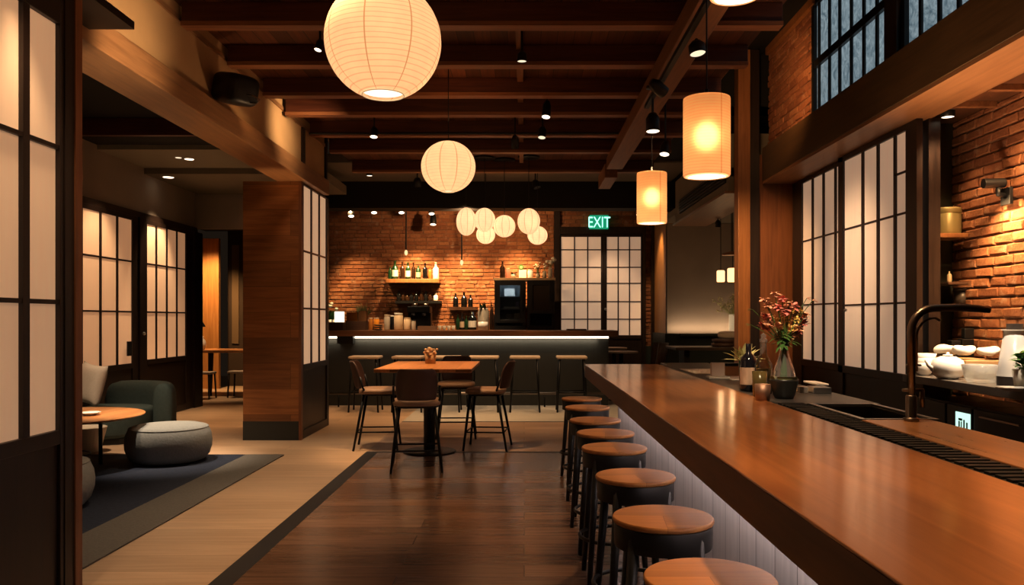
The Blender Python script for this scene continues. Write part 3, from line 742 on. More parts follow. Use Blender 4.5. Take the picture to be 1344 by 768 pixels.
def counter_chair(loc, rz, label):
    t = thing('counter_chair', label, 'chair', loc, rz, 'brown counter chairs around the high table')
    bm = new(); ellipsoid(bm, (0, .02, .635), .225, .215, .034, .45, .42, 36, 12); obj('seat', bm, LEATHERL, t, world=False, smooth=True)
    bm = new(); ellipsoid(bm, (0, .02, .598), .20, .19, .012, .3, .42, 32, 8); obj('seat_frame', bm, BLACKS, t, world=False, smooth=True)
    # curved back shell
    bm = new(); nu, nv = 18, 9; vi, vo = [], []
    for j in range(nv + 1):
        q = j / nv; z = .665 + .30 * q
        half = .50 + .06 * math.sin(PI * q)
        ins = 1 - .16 * max(0, (q - .8) / .2) ** 2
        ri, ro = [], []
        for i in range(nu + 1):
            a = -PI/2 + (i / nu - .5) * 2 * half * 1.55 * ins
            rad = .245
            yc = -.0 - .07 * q
            ri.append(bm.verts.new((rad * math.cos(a) * .98, yc + .03 + (rad) * math.sin(a), z)))
            ro.append(bm.verts.new(((rad + .022) * math.cos(a) * .98, yc + .03 + (rad + .026) * math.sin(a), z)))
        vi.append(ri); vo.append(ro)
    for j in range(nv):
        for i in range(nu):
            bm.faces.new((vi[j][i], vi[j][i+1], vi[j+1][i+1], vi[j+1][i])); bm.faces.new((vo[j][i+1], vo[j][i], vo[j+1][i], vo[j+1][i+1]))
        bm.faces.new((vi[j][0], vi[j+1][0], vo[j+1][0], vo[j][0])); bm.faces.new((vi[j+1][nu], vi[j][nu], vo[j][nu], vo[j+1][nu]))
    for i in range(nu):
        bm.faces.new((vi[0][i+1], vi[0][i], vo[0][i], vo[0][i+1])); bm.faces.new((vi[nv][i], vi[nv][i+1], vo[nv][i+1], vo[nv][i]))
    obj('backrest', bm, LEATHER, t, world=False, smooth=True, sub=1)
    for sx in (-1, 1):
        bm = new(); tube(bm, [(sx*.195, -.10, .60), (sx*.215, -.135, .68), (sx*.213, -.165, .80)], .011, 8); obj('back_post', bm, BLACKM, t, world=False, smooth=True)
        bm = new(); tube(bm, [(sx*.165, .17, .60), (sx*.235, .235, .001)], [.016, .012], 8); obj('leg', bm, BLACKM, t, world=False, smooth=True)
        bm = new(); tube(bm, [(sx*.165, -.13, .60), (sx*.235, -.235, .001)], [.016, .012], 8); obj('leg', bm, BLACKM, t, world=False, smooth=True)
        bm = new(); tube(bm, [(sx*.212, -.20, .20), (sx*.212, .213, .20)], .008, 8); obj('footrest', bm, BLACKM, t, world=False, smooth=True)
    for y in (-.20, .213):
        bm = new(); tube(bm, [(-.212, y, .20), (.212, y, .20)], .008, 8); obj('footrest', bm, BLACKM, t, world=False, smooth=True)
    return t
ch = counter_chair((-1.02, 7.60, 0), .12, 'brown leather counter chair with its back to the camera')
dup(ch, (-1.62, 8.84, 0), -PI/2 + .08, 'brown leather counter chair on the pillar side of the high table')
dup(ch, (-.40, 8.82, 0), PI/2 - .1, 'brown leather counter chair on the stool side of the high table')
dup(ch, (-.82, 9.68, 0), PI + .05, 'brown leather counter chair facing the camera behind the high table')

# ------------------------------------------------------------------ lounge
t = thing('rug', 'large dark blue lounge rug with a wide grey border', 'rug', (-3.7, 5.5, 0))
CARPET = plain('navy_carpet', (.018,.024,.042), .95, noise=.45, scale=40, bump=.3)
CARPETG = plain('grey_carpet', (.125,.112,.095), .95, noise=.3, scale=60, bump=.3)
bm = new(); box(bm, -5.0, -2.9, 2.2, 8.33, .0005, .012); obj('blue_field', bm, CARPET, t)
bm = new(); box(bm, -2.899, -2.5, 2.2, 8.33, .0005, .013); obj('border', bm, CARPETG, t, bevel=.003)
FAB = plain('grey_wool', (.26,.26,.24), .95, noise=.2, scale=50, bump=.25)
FABT = plain('grey_wool_top', (.26,.26,.24), .95, noise=.2, scale=50, bump=.25)
def pouf(loc, label, rz=0):
    t = thing('pouf', label, 'pouf', loc, rz, 'grey round poufs on the lounge rug')
    pr = [(0, .004), (.28, .004), (.335, .02), (.378, .07), (.400, .14), (.404, .20), (.394, .27), (.372, .322), (.363, .334)]
    bm = new(); lathe(bm, pr, seg=56); obj('body', bm, FAB, t, world=False, smooth=True)
    bm = new(); lathe(bm, [(.363, .334), (.356, .345), (.31, .360), (.2, .370), (0, .373)], seg=56); obj('top_panel', bm, FABT, t, world=False, smooth=True)
    bm = new(); ring(bm, (0, 0, .336), .3645, .005, 56, 6); obj('piping', bm, FAB, t, world=False, smooth=True)
    return t
p0 = pouf((-3.53, 7.95, .012), 'grey round pouf at the far edge of the blue rug')
dup(p0, (-3.63, 5.92, .012), .4, 'grey round pouf half hidden by the entrance screen')
# sofa with a wrap-around back
SOFA = plain('dark_green_upholstery', (.050,.072,.066), .8, noise=.25, scale=30, bump=.12)
SX, SY = -4.10, 9.80
t = thing('sofa', 'low dark green sofa with a curved wrap-around back', 'sofa', (-5.0, 9.4, 0))
def rounded_path():
    pts = [(-5.255, 9.98)]
    for i in range(10): pass
    c = (-4.80, 9.46); r = .52
    for i in range(0, 13):
        a = PI/2 - (PI * .52) * i / 12
        pts.append((c[0] + r * math.cos(a), c[1] + r * math.sin(a)))
    return pts
pth = rounded_path()
bm = new(); nz = [(.05, 0), (.10, .10), (.30, .125), (.55, .115), (.63, .085), (.665, .035)]
# thick back: sweep a rounded vertical section along the path
secs = []
sect = [(-.10, .06), (-.115, .12), (-.115, .50), (-.10, .60), (-.06, .65), (0, .665), (.06, .65), (.10, .60), (.115, .50), (.115, .12), (.10, .06)]
for i, p in enumerate(pth):
    a = Vector(pth[max(0, i-1)]); b = Vector(pth[min(len(pth)-1, i+1)]); tt = (b - a).normalized(); nn = Vector((-tt.y, tt.x))
    secs.append([bm.verts.new((p[0] + nn.x * s, p[1] + nn.y * s, z)) for s, z in sect])
for A, B in zip(secs, secs[1:]):
    for k in range(len(sect)):
        bm.faces.new((A[k], A[(k+1) % len(sect)], B[(k+1) % len(sect)], B[k]))
bm.faces.new(secs[0]); bm.faces.new(secs[-1][::-1])
obj('backrest', bm, SOFA, t, smooth=True, sub=1)
seatp = [(-5.25, 9.86)] + [(-4.80 + .40 * math.cos(PI/2 - PI*.5*i/10), 9.46 + .40 * math.sin(PI/2 - PI*.5*i/10)) for i in range(11)] + [(-4.44, 9.2), (-4.58, 9.0), (-4.80, 8.9), (-5.25, 8.88)]
bm = new(); prism(bm, seatp, .07, .385); obj('seat', bm, SOFA, t, bevel=.05, seg=4, smooth=True)
bm = new(); prism(bm, [(x * .98 - .09, 9.4 + (y - 9.4) * .9) for x, y in seatp], .002, .069); obj('plinth', bm, BLACKS, t)
PIL = plain('pale_linen', (.42,.36,.30), .9, noise=.12, scale=60, bump=.15)
bm = new()
n = 14
rows = []
for sgn in (1, -1):
    g = []
    for j in range(n + 1):
        row = []
        for i in range(n + 1):
            u, v = -1 + 2*i/n, -1 + 2*j/n
            th = .085 * (max(0, 1 - u**4) * max(0, 1 - v**4)) ** .6
            pinch = 1 - .10 * (1 - v*v) * abs(u)**6 
            pv = 1 - .10 * (1 - u*u) * abs(v)**6
            row.append(bm.verts.new((u * .27 * pinch, sgn * th, v * .27 * pv)))
        g.append(row)
    for j in range(n):
        for i in range(n): bm.faces.new((g[j][i], g[j][i+1], g[j+1][i+1], g[j+1][i]))
bmesh.ops.remove_doubles(bm, verts=bm.verts, dist=.0005)
bmesh.ops.rotate(bm, verts=bm.verts, cent=(0,0,0), matrix=Matrix.Rotation(-.55, 3, 'Z') @ Matrix.Rotation(.10, 3, 'Y') @ Matrix.Rotation(-.22, 3, 'X') @ Matrix.Scale(.9, 3))
bmesh.ops.translate(bm, verts=bm.verts, vec=(-4.99, 9.20, .675))
t = obj('cushion', bm, PIL, smooth=True); tag(t, 'pale linen cushion standing on the green sofa', 'cushion')
# coffee table
t = thing('coffee_table', 'low round wooden coffee table in front of the green sofa', 'table', (-4.40, 7.62, .012))
bm = new(); lathe(bm, [(0, .475), (.66, .475), (.715, .492), (.72, .50), (.715, .505), (0, .505)], (-4.40, 7.62, 0), 64); obj('tabletop', bm, TABLEW, t, smooth=True, bevel=.001)
for (x, y) in ((-4.17, 7.40), (-4.12, 7.78), (-4.55, 7.40), (-4.50, 7.80)):
    bm = new(); tube(bm, [(x, y, .474), (x, y, .013)], .018, 10); obj('leg', bm, BLACKM, t, smooth=True)
bm = new(); ring(bm, (-4.40, 7.60, .13), .25, .008, 32, 6); obj('stretcher', bm, BLACKM, t, smooth=True)
bm = new(); lathe(bm, [(0, .001), (.05, .001), (.095, .028), (.09, .030), (.05, .010), (0, .008)], (WX(118, 7.62), 7.62, .505), 24)
t = obj('dish', bm, plain('white_ceramic', (.80,.74,.66), .3)); tag(t, 'small white dish on the round coffee table', 'dish')
bm = new(); lathe(bm, [(0, .0), (.13, .0), (.145, .02), (.21, .27), (.20, .275), (.18, .26), (0, .25)], (WX(112, 8.5), 8.5, .001), 32)
t = obj('planter', bm, plain('cream_ceramic', (.52,.45,.36), .5)); tag(t, 'cream tapered pot standing behind the coffee table', 'pot')

# ------------------------------------------------------------------ side room through the passage
D = 15.0
t = thing('dining_table', 'light wooden table seen through the passage beside the pillar', 'table', (WX(290, D), D, 0))
bm = new(); box(bm, WX(248, D), WX(335, D), 14.7, 15.5, .80, .85); obj('tabletop', bm, TABLEW, t, bevel=.01)
for x in (WX(281, D), WX(255, D) - .2, WX(330, D)):
    bm = new(); tube(bm, [(x, 14.85, .799), (x, 14.8, .002)], [.05, .035], 10); obj('leg', bm, DARKWOOD, t, smooth=True)
def side_stool(x, y, label):
    t = thing('dining_stool', label, 'stool', (x, y, 0), 0, 'stools by the table in the side room')
    bm = new(); box(bm, -.19, .19, -.17, .17, .44, .48); obj('seat', bm, STOOLTOP, t, world=False, bevel=.012)
    for sx in (-1, 1):
        for sy in (-1, 1):
            bm = new(); tube(bm, [(sx*.16, sy*.14, .439), (sx*.18, sy*.16, .001)], .016, 8); obj('leg', bm, DARKWOOD, t, world=False, smooth=True)
    return t
s1 = side_stool(WX(266, 14.3), 14.3, 'pale topped stool in the passage beside the dark door frame')
dup(s1, (WX(316, 14.6), 14.6, 0), 0, 'pale topped stool in the passage beside the wood clad pillar')
bm = new(); lathe(bm, [(0, .001), (.07, .001), (.11, .08), (.09, .17), (.05, .22), (.06, .25), (0, .24)], (WX(263, 14.95), 14.95, .85), 20)
t = obj('vase', bm, plain('white_ceramic', (.80,.74,.66), .3), smooth=True); tag(t, 'white vase on the table in the passage', 'vase')
t = thing('pendant_lamp', 'black cone pendant lamp glimpsed through the passage', 'pendant lamp', (WX(260, 14.4), 14.4, 1.3))
bm = new(); lathe(bm, [(.14, 0), (.03, .22), (.0, .225)], (WX(259, 14.4), 14.4, WZ(429, 14.4)), 24); obj('lamp_shade', bm, BLACKS, t, smooth=True)
bm = new(); tube(bm, [(WX(259, 14.4), 14.4, WZ(429, 14.4) + .226), (WX(259, 14.4), 14.4, 3.29)], .006, 6); obj('cord', bm, BLACKS, t)

# ------------------------------------------------------------------ paper lanterns
WARM = (1, .74, .48)
def globe(loc, r, rz, label, ceil_z, ribs, power, group=None, shade=None, cord=True, seg=48, canopy=.07, cap=.36):
    t = thing('paper_lantern', label, 'pendant lamp', loc, R.uniform(0, 1), group)
    v0 = math.asin(cap)      # half-angle of the openings
    pr = []
    nn = 28
    a0 = -PI/2 + math.asin(cap); a1 = PI/2 - math.asin(cap * .8)
    for i in range(nn + 1):
        a = a0 + (a1 - a0) * i / nn
        pr.append((r * math.cos(a), rz * math.sin(a)))
    bm = new(); lathe(bm, pr, seg=seg); obj('shade', bm, shade, t, world=False, smooth=True)
    zb = rz * math.sin(a0); rb = r * math.cos(a0)
    bm = new(); ring(bm, (0, 0, zb), rb, r * .012, 32, 6); obj('rim', bm, plain('lantern_rim', (.8,.62,.4), .6, emit=(1,.7,.4), estr=.35), t, world=False, smooth=True)
    bm = new(); lathe(bm, [(0, zb + rz*.05), (rb * .96, zb + rz*.05)], seg=24); obj('diffuser', bm, emis('lantern_diffuser', (1,.84,.62), 1.7), t, world=False)
    bm = new(); tube(bm, [(0, 0, rz * .9), (0, 0, ceil_z - loc[2] - .02)], .004 if r > .2 else .005, 6); obj('cord', bm, BLACKS, t, world=False)
    bm = new(); lathe(bm, [(0, -.025), (canopy, -.025), (canopy, -.001), (0, -.001)], (0, 0, ceil_z - loc[2]), 24); obj('ceiling_plate', bm, plain('pale_plate', (.35,.30,.24), .5) if r > .2 else BLACKS, t, world=False, smooth=True, bevel=.001)
    if power: lamp('POINT', (loc[0], loc[1], loc[2] + rz * .1), power, WARM, r * .25, name='lantern_bulb')
    return t
SHB = paper_shade('washi_large', (.93,.76,.60), (1,.69,.45), .33, 42, 8, seamw=.004, ribdark=.36)
SHM = paper_shade('washi_medium', (.94,.77,.61), (1,.71,.48), .40, 38, 10, seamw=.005, ribdark=.16)
SHS = paper_shade('washi_small', (.96,.81,.68), (1,.76,.54), .46, 30, 9, seamw=.007, ribdark=.08)
D1 = 4.18
globe((WX(503, D1), D1, WZ(54, D1)), .302, .302, 'largest round ribbed paper lantern hanging closest to the camera', CZ - .001, 42, 2.7, None, SHB, canopy=.08)
D2 = 7.25
globe((WX(588.5, D2), D2, WZ(219, D2)), .246, .232, 'medium round paper lantern hanging alone below the ceiling beams', CZ - .001, 38, 1.9, None, SHM, canopy=.09, cap=.25)
DC = 11.75
clus = [(612, 291, 13.2, 18.5, DC + .25, 'oval paper lantern at the pillar end of the far cluster'),
        (636, 288.5, 14, 15.5, DC - .05, 'round paper lantern overlapping the oval one in the far cluster'),
        (637.5, 308, 12.5, 12.3, DC + .55, 'small round paper lantern hanging lowest under the far cluster pair'),
        (662, 297, 14.5, 14.5, DC + .1, 'round paper lantern in the middle of the far cluster'),
        (694, 290.5, 14.8, 17, DC - .1, 'tall oval paper lantern at the door end of the far cluster'),
        (705.5, 309, 13.2, 12.2, DC + .35, 'small round paper lantern below the oval one at the door end')]
for (x, y, a, b, d, lab) in clus:
    globe((WX(x, d), d, WZ(y, d)), a * d / F, b * d / F, lab, (CZ - .031) if d > 11.95 else BZ if 11.9 < d < 12.02 else CZ - .001, 30, .7, 'cluster of small paper lanterns by the far bar', SHS, canopy=.16, seg=28, cap=.22)
def drum(loc, r, h, label, ceil_z, power, shade, seg=40, group='drum pendants over the wood counter'):
    t = thing('drum_pendant', label, 'pendant lamp', loc, 0, group)
    bm = new(); lathe(bm, [(r * .80, 0.001), (r * .97, h * .012), (r, h * .03), (r, h * .97), (r * .985, h * .995), (r*.5, h)], seg=seg); obj('shade', bm, shade, t, world=False, smooth=True, bevel=0)
    bm = new(); lathe(bm, [(0, h*.018), (r * .9, h*.018)], seg=seg); obj('diffuser', bm, emis('drum_diffuser', (1,.86,.66), 2.0), t, world=False)
    bm = new(); tube(bm, [(0, 0, h), (0, 0, ceil_z - loc[2] - .02)], .0045, 8); obj('cord', bm, BLACKS, t, world=False)
    bm = new(); lathe(bm, [(0, h + .001), (.03, h + .001), (.03, h + .012), (.012, h + .016), (.012, h + .05), (0, h + .05)], seg=16); obj('cap', bm, BLACKM, t, world=False, smooth=True)
    bm = new(); lathe(bm, [(0, -.022), (.05, -.022), (.05, -.001), (0, -.001)], (0, 0, ceil_z - loc[2]), 20); obj('ceiling_plate', bm, BLACKS, t, world=False, smooth=True, bevel=.001)
    bm = new(); ellipsoid(bm, (0, 0, h * .52), .060, .060, .075, nu=16, nv=10); obj('bulb', bm, emis('drum_bulb', (1,.66,.32), 7.), t, world=False, smooth=True)
    return t
SHD = paper_shade('drum_paper', (.93,.66,.42), (1,.56,.27), .40, 62, 2, seamw=.006, ribdark=.28, trans=.6, clear=.5)
SHD2 = paper_shade('drum_paper_far', (.93,.66,.42), (1,.56,.27), .42, 45, 2, seamw=.008, ribdark=.15, trans=.6, clear=.5)
D3, D4, D5 = 4.5, 7.0, 3.25
drum((WX(927.5, D3), D3, WZ(233, D3)), .131, 104 * D3 / F, 'orange drum paper pendant above the counter, larger of the two seen whole', 3.459, .95, SHD)
drum((WX(855.5, D4), D4, WZ(294, D4)), .131, 67 * D4 / F, 'orange drum paper pendant above the far end of the counter', 3.459, .95, SHD2)
drum((WX(965, D5), D5, WZ(-3, D5)), .105, .40, 'drum pendant of which only the glowing underside shows at the top edge', CZ - .001, 1.5, SHD)

# ------------------------------------------------------------------ track, spotlights, speaker
t = thing('lighting_track', 'black lighting track running along the long ceiling beam', 'lighting track', (1.09, 4, 3.4))
bm = new(); box(bm, 1.075, 1.112, 1.2, 7.15, 3.30, 3.335); obj('rail', bm, BLACKS, t)
for y in (2.0, 4.4, 6.9):
    bm = new(); tube(bm, [(1.115, y, 3.32), (1.1275, y, 3.36), (1.1275, y, 3.455)], .008, 6); obj('bracket', bm, BLACKS, t)
LENS = emis('spot_lens', (1,.82,.6), 3.0)
LENSD = emis('spot_lens_soft', (1,.80,.55), 1.1)
def spot_head(px, py, D, label, top_z, aim=(0, 0, -1), r=.045, ln=.13, group='black ceiling spotlights', lens=LENS, stem=True, name='spotlight', dark=False):
    """cylindrical spot head whose lens centre shows at pixel (px,py); hangs on a stem from top_z"""
    loc = Vector((WX(px, D), D, WZ(py, D)))
    t = thing(name, label, 'spotlight', loc, 0, group)
    q = Vector(aim).normalized().to_track_quat('-Z', 'Y').to_matrix()
    bm = new(); lathe(bm, [(r * .96, 0), (r, .004), (r, ln * .7), (r * .55, ln), (0, ln)], seg=20); bmesh.ops.rotate(bm, verts=bm.verts, cent=(0,0,0), matrix=q); obj('housing', bm, BLACKS, t, world=False, smooth=True)
    bm = new(); lathe(bm, [(0, .006), (r * .93, .006)], seg=20); bmesh.ops.rotate(bm, verts=bm.verts, cent=(0,0,0), matrix=q); obj('lens', bm, BLACKS if dark else lens, t, world=False)
    if stem:
        p = q @ Vector((0, 0, ln * .75))
        bm = new(); tube(bm, [p, (p.x, p.y, top_z - loc.z - .001)], .010, 8); obj('stem', bm, BLACKS, t, world=False)
    return t
TRK = 3.30
spot_head(916, 71, 5.35, 'black spotlight on the long track above the larger drum pendant', TRK, (.12, -.15, -1), .055, .09, lens=LENSD)
spot_head(857, 173, 6.82, 'black spotlight at the far end of the long lighting track', TRK, (0, -.1, -1), .06, .16)
spot_head(872, 122, 6.35, 'dark spotlight on the long track turned away from the camera', TRK, (.8, .45, -.5), .05, .15, dark=True)
spot_head(417, 66, 6.55, 'small spotlight beside the largest paper lantern', CZ - .001, (-.2, -.3, -1), .032, .1)
spot_head(685, 81, 6.4, 'small spotlight between the second and third ceiling beams from the top', CZ - .001, (0, 0, -1), .04, .08, lens=LENSD)
spot_head(716.5, 154, 8.1, 'upper spotlight of the two above the middle of the room', CZ - .001, (-.1, -.3, -1), .045, .18)
spot_head(711, 181, 9.0, 'lower spotlight of the two above the middle of the room', CZ - .001, (-.1, -.3, -1), .045, .14, lens=LENSD)
spot_head(490.5, 180, 9.05, 'spotlight by the beams between pillar and medium lantern', CZ - .001, (0, -.3, -1), .045, .12)
spot_head(676, 194, 9.2, 'dark spotlight in the beams above the far lantern cluster', CZ - .001, (0, .6, -1), .045, .14, dark=True)
spot_head(485, 231, 12.4, 'spotlight on the grey ceiling next to the pillar', CZ - .031, (0, 0, -1), .05, .06)
spot_head(548, 245, 12.6, 'spotlight on the grey ceiling beneath the medium lantern', CZ - .031, (0, .3, -1), .06, .14)
spot_head(705, 247, 12.7, 'dark spotlight on the grey ceiling at the door end of the cluster', CZ - .031, (.3, -.3, -1), .06, .14, dark=True)
spot_head(889, 203, 7.9, 'black spotlight behind the smaller drum pendant cord', CZ - .001, (-.15, -.4, -1), .05, .14) if False else None
spot_head(872, 203, 7.95, 'black spotlight above the smaller drum pendant', CZ - .001, (-.15, -.3, -1), .05, .14)
for i, (x, y, lab) in enumerate(((461, 284, 'first'), (491, 279.5, 'second'), (527, 279.5, 'third'), (566.5, 281, 'fourth'))):
    spot_head(x, y, 14.4, f'small spotlight above the brick wall, {lab} counted from the pillar', CZ - .01, (.1, -.45, -1), .055, .12)
spot_head(568.5, 295, 14.75, 'low hanging spotlight above the brick wall shelf', CZ - .01, (0, -.3, -1), .06, .2)
spot_head(839, 282, 14.6, 'single bright spotlight near the green sign', CZ - .01, (0, -.6, -1), .055, .1)
for (x, y, d, tz, lab) in ((242, 205.5, 10.6, 3.54, 'first'), (232, 209, 10.5, 3.54, 'second')):
    t = thing('downlight', f'recessed downlight in the grey lounge ceiling panel, {lab} counted from the pillar', 'downlight', (WX(x, 10.45 + .0), d, tz), 0, 'lounge downlights')
    bm = new(); lathe(bm, [(0, -.004), (.055 if lab == 'first' else .035, -.004), (.06 if lab == 'first' else .04, -.001)], seg=20); obj('lens', bm, LENS if lab == 'first' else LENSD, t, world=False)
t = thing('downlight', 'recessed downlight in the darker lounge ceiling near the plaster wall', 'downlight', (WX(221, 11.5), 11.5, 3.46), 0, 'lounge downlights')
bm = new(); lathe(bm, [(0, -.004), (.07, -.004), (.075, -.001)], seg=20); obj('lens', bm, LENS, t, world=False)
t = thing('downlight', 'round downlight in the ceiling in front of the brick wall and dark column', 'downlight', (WX(1244, 6.02), 6.02, 2.989), 0)
bm = new(); lathe(bm, [(.045, -.05), (.05, -.048), (.05, -.001)], seg=24); obj('ring', bm, BLACKS, t, world=False, smooth=True)
bm = new(); lathe(bm, [(0, -.046), (.0445, -.046)], seg=24); obj('lens', bm, LENS, t, world=False)
# thin rods above the far bar
for (x, y, d, lab) in ((533, 328, 14.3, 'thin dark pendant rod above the bottle shelf'), (606, 341, 14.3, 'thin dark pendant rod with small clear bulb above the back counter')):
    t = thing('rod_pendant', lab, 'pendant lamp', (WX(x, d), d, WZ(y, d)))
    bm = new(); tube(bm, [(0, 0, .0), (0, 0, CZ - .01 - WZ(y, d))], .012, 8); obj('rod', bm, BLACKM, t, world=False)
    bm = new(); ellipsoid(bm, (0, 0, -.05), .03, .03, .05, nu=12, nv=8); obj('bulb', bm, emis('rod_bulb', (1,.7,.35), 1.2), t, world=False, smooth=True)
# cross conduit
bm = new(); tube(bm, [(-2.5, 9.3, 3.58), (1.1, 9.3, 3.58)], .013, 8)
t = obj('conduit_rail', bm, BLACKS); tag(t, 'thin black conduit crossing under the far ceiling beams', 'conduit')
# speaker on the header
t = thing('loudspeaker', 'black loudspeaker bracketed above the wooden header', 'loudspeaker', (-2.40, 6.65, 3.3))
sq = Vector((.75, -.55, -.22)).normalized(); M3 = sq.to_track_quat('Y', 'Z').to_matrix()
bm = new(); ellipsoid(bm, (-2.40, 6.65, 3.33), .15, .17, .125, .45, .5, 28, 14, M3); obj('cabinet', bm, BLACKS, t, smooth=True)
bm = new(); tube(bm, [(-2.50, 6.72, 3.33), (-2.595, 6.80, 3.36)], .025, 8); obj('bracket', bm, BLACKM, t)
bm = new(); tube(bm, [(-2.30, 6.58, 3.27), (-2.22, 6.54, 3.25), (-2.16, 6.54, 3.215), (-2.20, 6.58, 3.195), (-2.30, 6.63, 3.22)], .006, 8); obj('cable', bm, GUNMETAL, t, smooth=True)
# ventilation grille on the bulkhead
t = thing('vent_grille', 'long black ventilation grille on the bulkhead beside the post', 'vent', (2.38, 11, 3.1))
bm = new(); box(bm, 2.385, 2.399, 9.5, 12.3, 3.04, 3.25); obj('backing', bm, BLACKC, t)
bm = new()
for k in range(5): box(bm, 2.372, 2.3849, 9.5, 12.3, 3.05 + k * .042, 3.062 + k * .042)
obj('slats', bm, plain('vent_slat', (.06,.05,.04), .4), t)
# EXIT sign
sx0, sx1 = WX(774, 15.3), WX(799, 15.3); sz0, sz1 = WZ(300, 15.3), WZ(282, 15.3)
t = thing('exit_sign', 'lit green exit sign on the brick above the sliding doors', 'sign', ((sx0+sx1)/2, 15.35, sz0))
bm = new(); box(bm, sx0, sx1, 15.33, 15.42, sz0, sz1); obj('case', bm, plain('sign_green', (.0,.10,.05), .4, emit=(.02,.42,.22), estr=.7), t, bevel=.01)
cu = bpy.data.curves.new('exit_text', 'FONT'); cu.body = 'EXIT'; cu.size = .265; cu.align_x = 'CENTER'; cu.extrude = .004
tmp = bpy.data.objects.new('exit_text', cu); COL.objects.link(tmp)
me = bpy.data.meshes.new_from_object(tmp.evaluated_get(bpy.context.evaluated_depsgraph_get())); bpy.data.objects.remove(tmp)
me.transform(Matrix.Translation((0, -.026, .025)) @ Matrix.Rotation(PI/2, 4, 'X') @ Matrix.Scale(.80, 4, (1,0,0)) @ Matrix.Scale(1.12, 4, (0,1,0)))
me.materials.clear(); me.materials.append(emis('sign_letters', (.45, 1.0, .82), 1.6))
o = bpy.data.objects.new('lettering', me); COL.objects.link(o); o.parent = t

# ------------------------------------------------------------------ bottles, jars and other things
GREENB = plain('green_bottle_glass', (.012,.045,.016), .12, coat=.3)
BROWNB = plain('brown_bottle_glass', (.030,.014,.007), .12, coat=.3)
BLACKB = plain('black_bottle_glass', (.008,.008,.008), .12, coat=.3)
AMBERB = plain('amber_glass', (.40,.15,.03), .15, coat=.3)
CLEARB = plain('pale_glass', (.42,.36,.28), .12, coat=.3)
LABELW = plain('white_label', (.72,.68,.58), .6)
LABELC = plain('cream_label', (.60,.46,.30), .6)
CREAM = plain('cream_jar', (.66,.50,.32), .4)
WHITE = plain('white_glaze', (.80,.78,.73), .25)
ORANGE = plain('orange_juice', (.72,.27,.03), .3)
BOXWOOD = wood('box_wood', (.045,.018,.008), (.09,.04,.018), 'X', rough=.5)
def bottle(loc, h, r, mat, label, lab=None, cat='bottle', group=None, kind='wine', capm=None):
    t = thing('bottle' if kind in ('wine', 'squat') else 'jar', label, cat, loc, 0, group)
    if kind == 'wine': pr = [(0, .001), (r * .9, .001), (r, .012), (r, h * .58), (r * .85, h * .66), (r * .36, h * .76), (r * .32, h * .96), (r * .38, h * .965), (r * .38, h), (0, h)]
    elif kind == 'squat': pr = [(0, .001), (r * .92, .001), (r, .012), (r, h * .62), (r * .8, h * .72), (r * .35, h * .80), (r * .33, h), (0, h)]
    else: pr = [(0, .001), (r * .95, .001), (r, .01), (r, h * .82), (r * .88, h * .88), (r * .88, h * .90), (0, h * .90)]
    bm = new(); lathe(bm, pr, seg=18); obj('body', bm, mat, t, world=False, smooth=True)
    if lab:
        bm = new(); lathe(bm, [(r + .0015, h * .14), (r + .0015, h * .50)], seg=18); obj('paper_label', bm, lab, t, world=False, smooth=True)
    if kind == 'jar':
        bm = new(); lathe(bm, [(0, h), (r * .92, h), (r * .92, h * .905), (0, h * .905)], seg=18); obj('lid', bm, capm or BLACKS, t, world=False, smooth=True, bevel=.001)
    elif capm:
        bm = new(); lathe(bm, [(r * .42, h * .88), (r * .42, h + .003), (0, h + .003)], seg=12); obj('cap', bm, capm, t, world=False, smooth=True)
    return t
def px_bottle(x, y, w, h, D, *a, **k):
    s = D / F
    return bottle((WX(x, D), D, WZ(y, D)), h * s, w * s / 2, *a, **k)
# upper shelf on the brick
SD = 15.25
zs_ = WZ(366.5, SD)
t = obj('wall_shelf', (lambda bm: (box(bm, WX(508, SD), WX(577, SD), 15.10, 15.46, zs_ - .075, zs_ - .001), bm)[1])(new()), POSTW, bevel=.005); tag(t, 'wooden bottle shelf on the lit brick wall', 'shelf')
G = 'bottles on the upper wall shelf'
for (x, w, h, m, lb, kd, lab) in ((512, 5.5, 16, GREENB, None, 'squat', 'short green bottle at the pillar end of the upper wall shelf'),
        (518.5, 8, 24, GREENB, LABELW, 'wine', 'tall green bottle with big white label on the upper wall shelf'),
        (528, 6.5, 23, BROWNB, None, 'wine', 'tall unlabelled brown bottle between two white labelled ones on the upper shelf'),
        (535.5, 7, 22, GREENB, LABELW, 'wine', 'second white labelled green bottle on the upper wall shelf'),
        (542.5, 5.5, 22, BROWNB, None, 'wine', 'slim brown bottle mid way along the upper wall shelf'),
        (549, 6.5, 18, GREENB, LABELC, 'squat', 'shorter green bottle with cream label on the upper wall shelf'),
        (558, 6.5, 21, BLACKB, None, 'wine', 'dark bottle near the white one on the upper wall shelf'),
        (564.5, 4.5, 17, AMBERB, None, 'wine', 'slim amber bottle next to the white one on the upper wall shelf'),
        (572, 8, 22, LABELW, None, 'wine', 'white bottle at the door end of the upper wall shelf')):
    px_bottle(x, 366.5, w, h, SD, m, lab, lb, group=G, kind=kd)
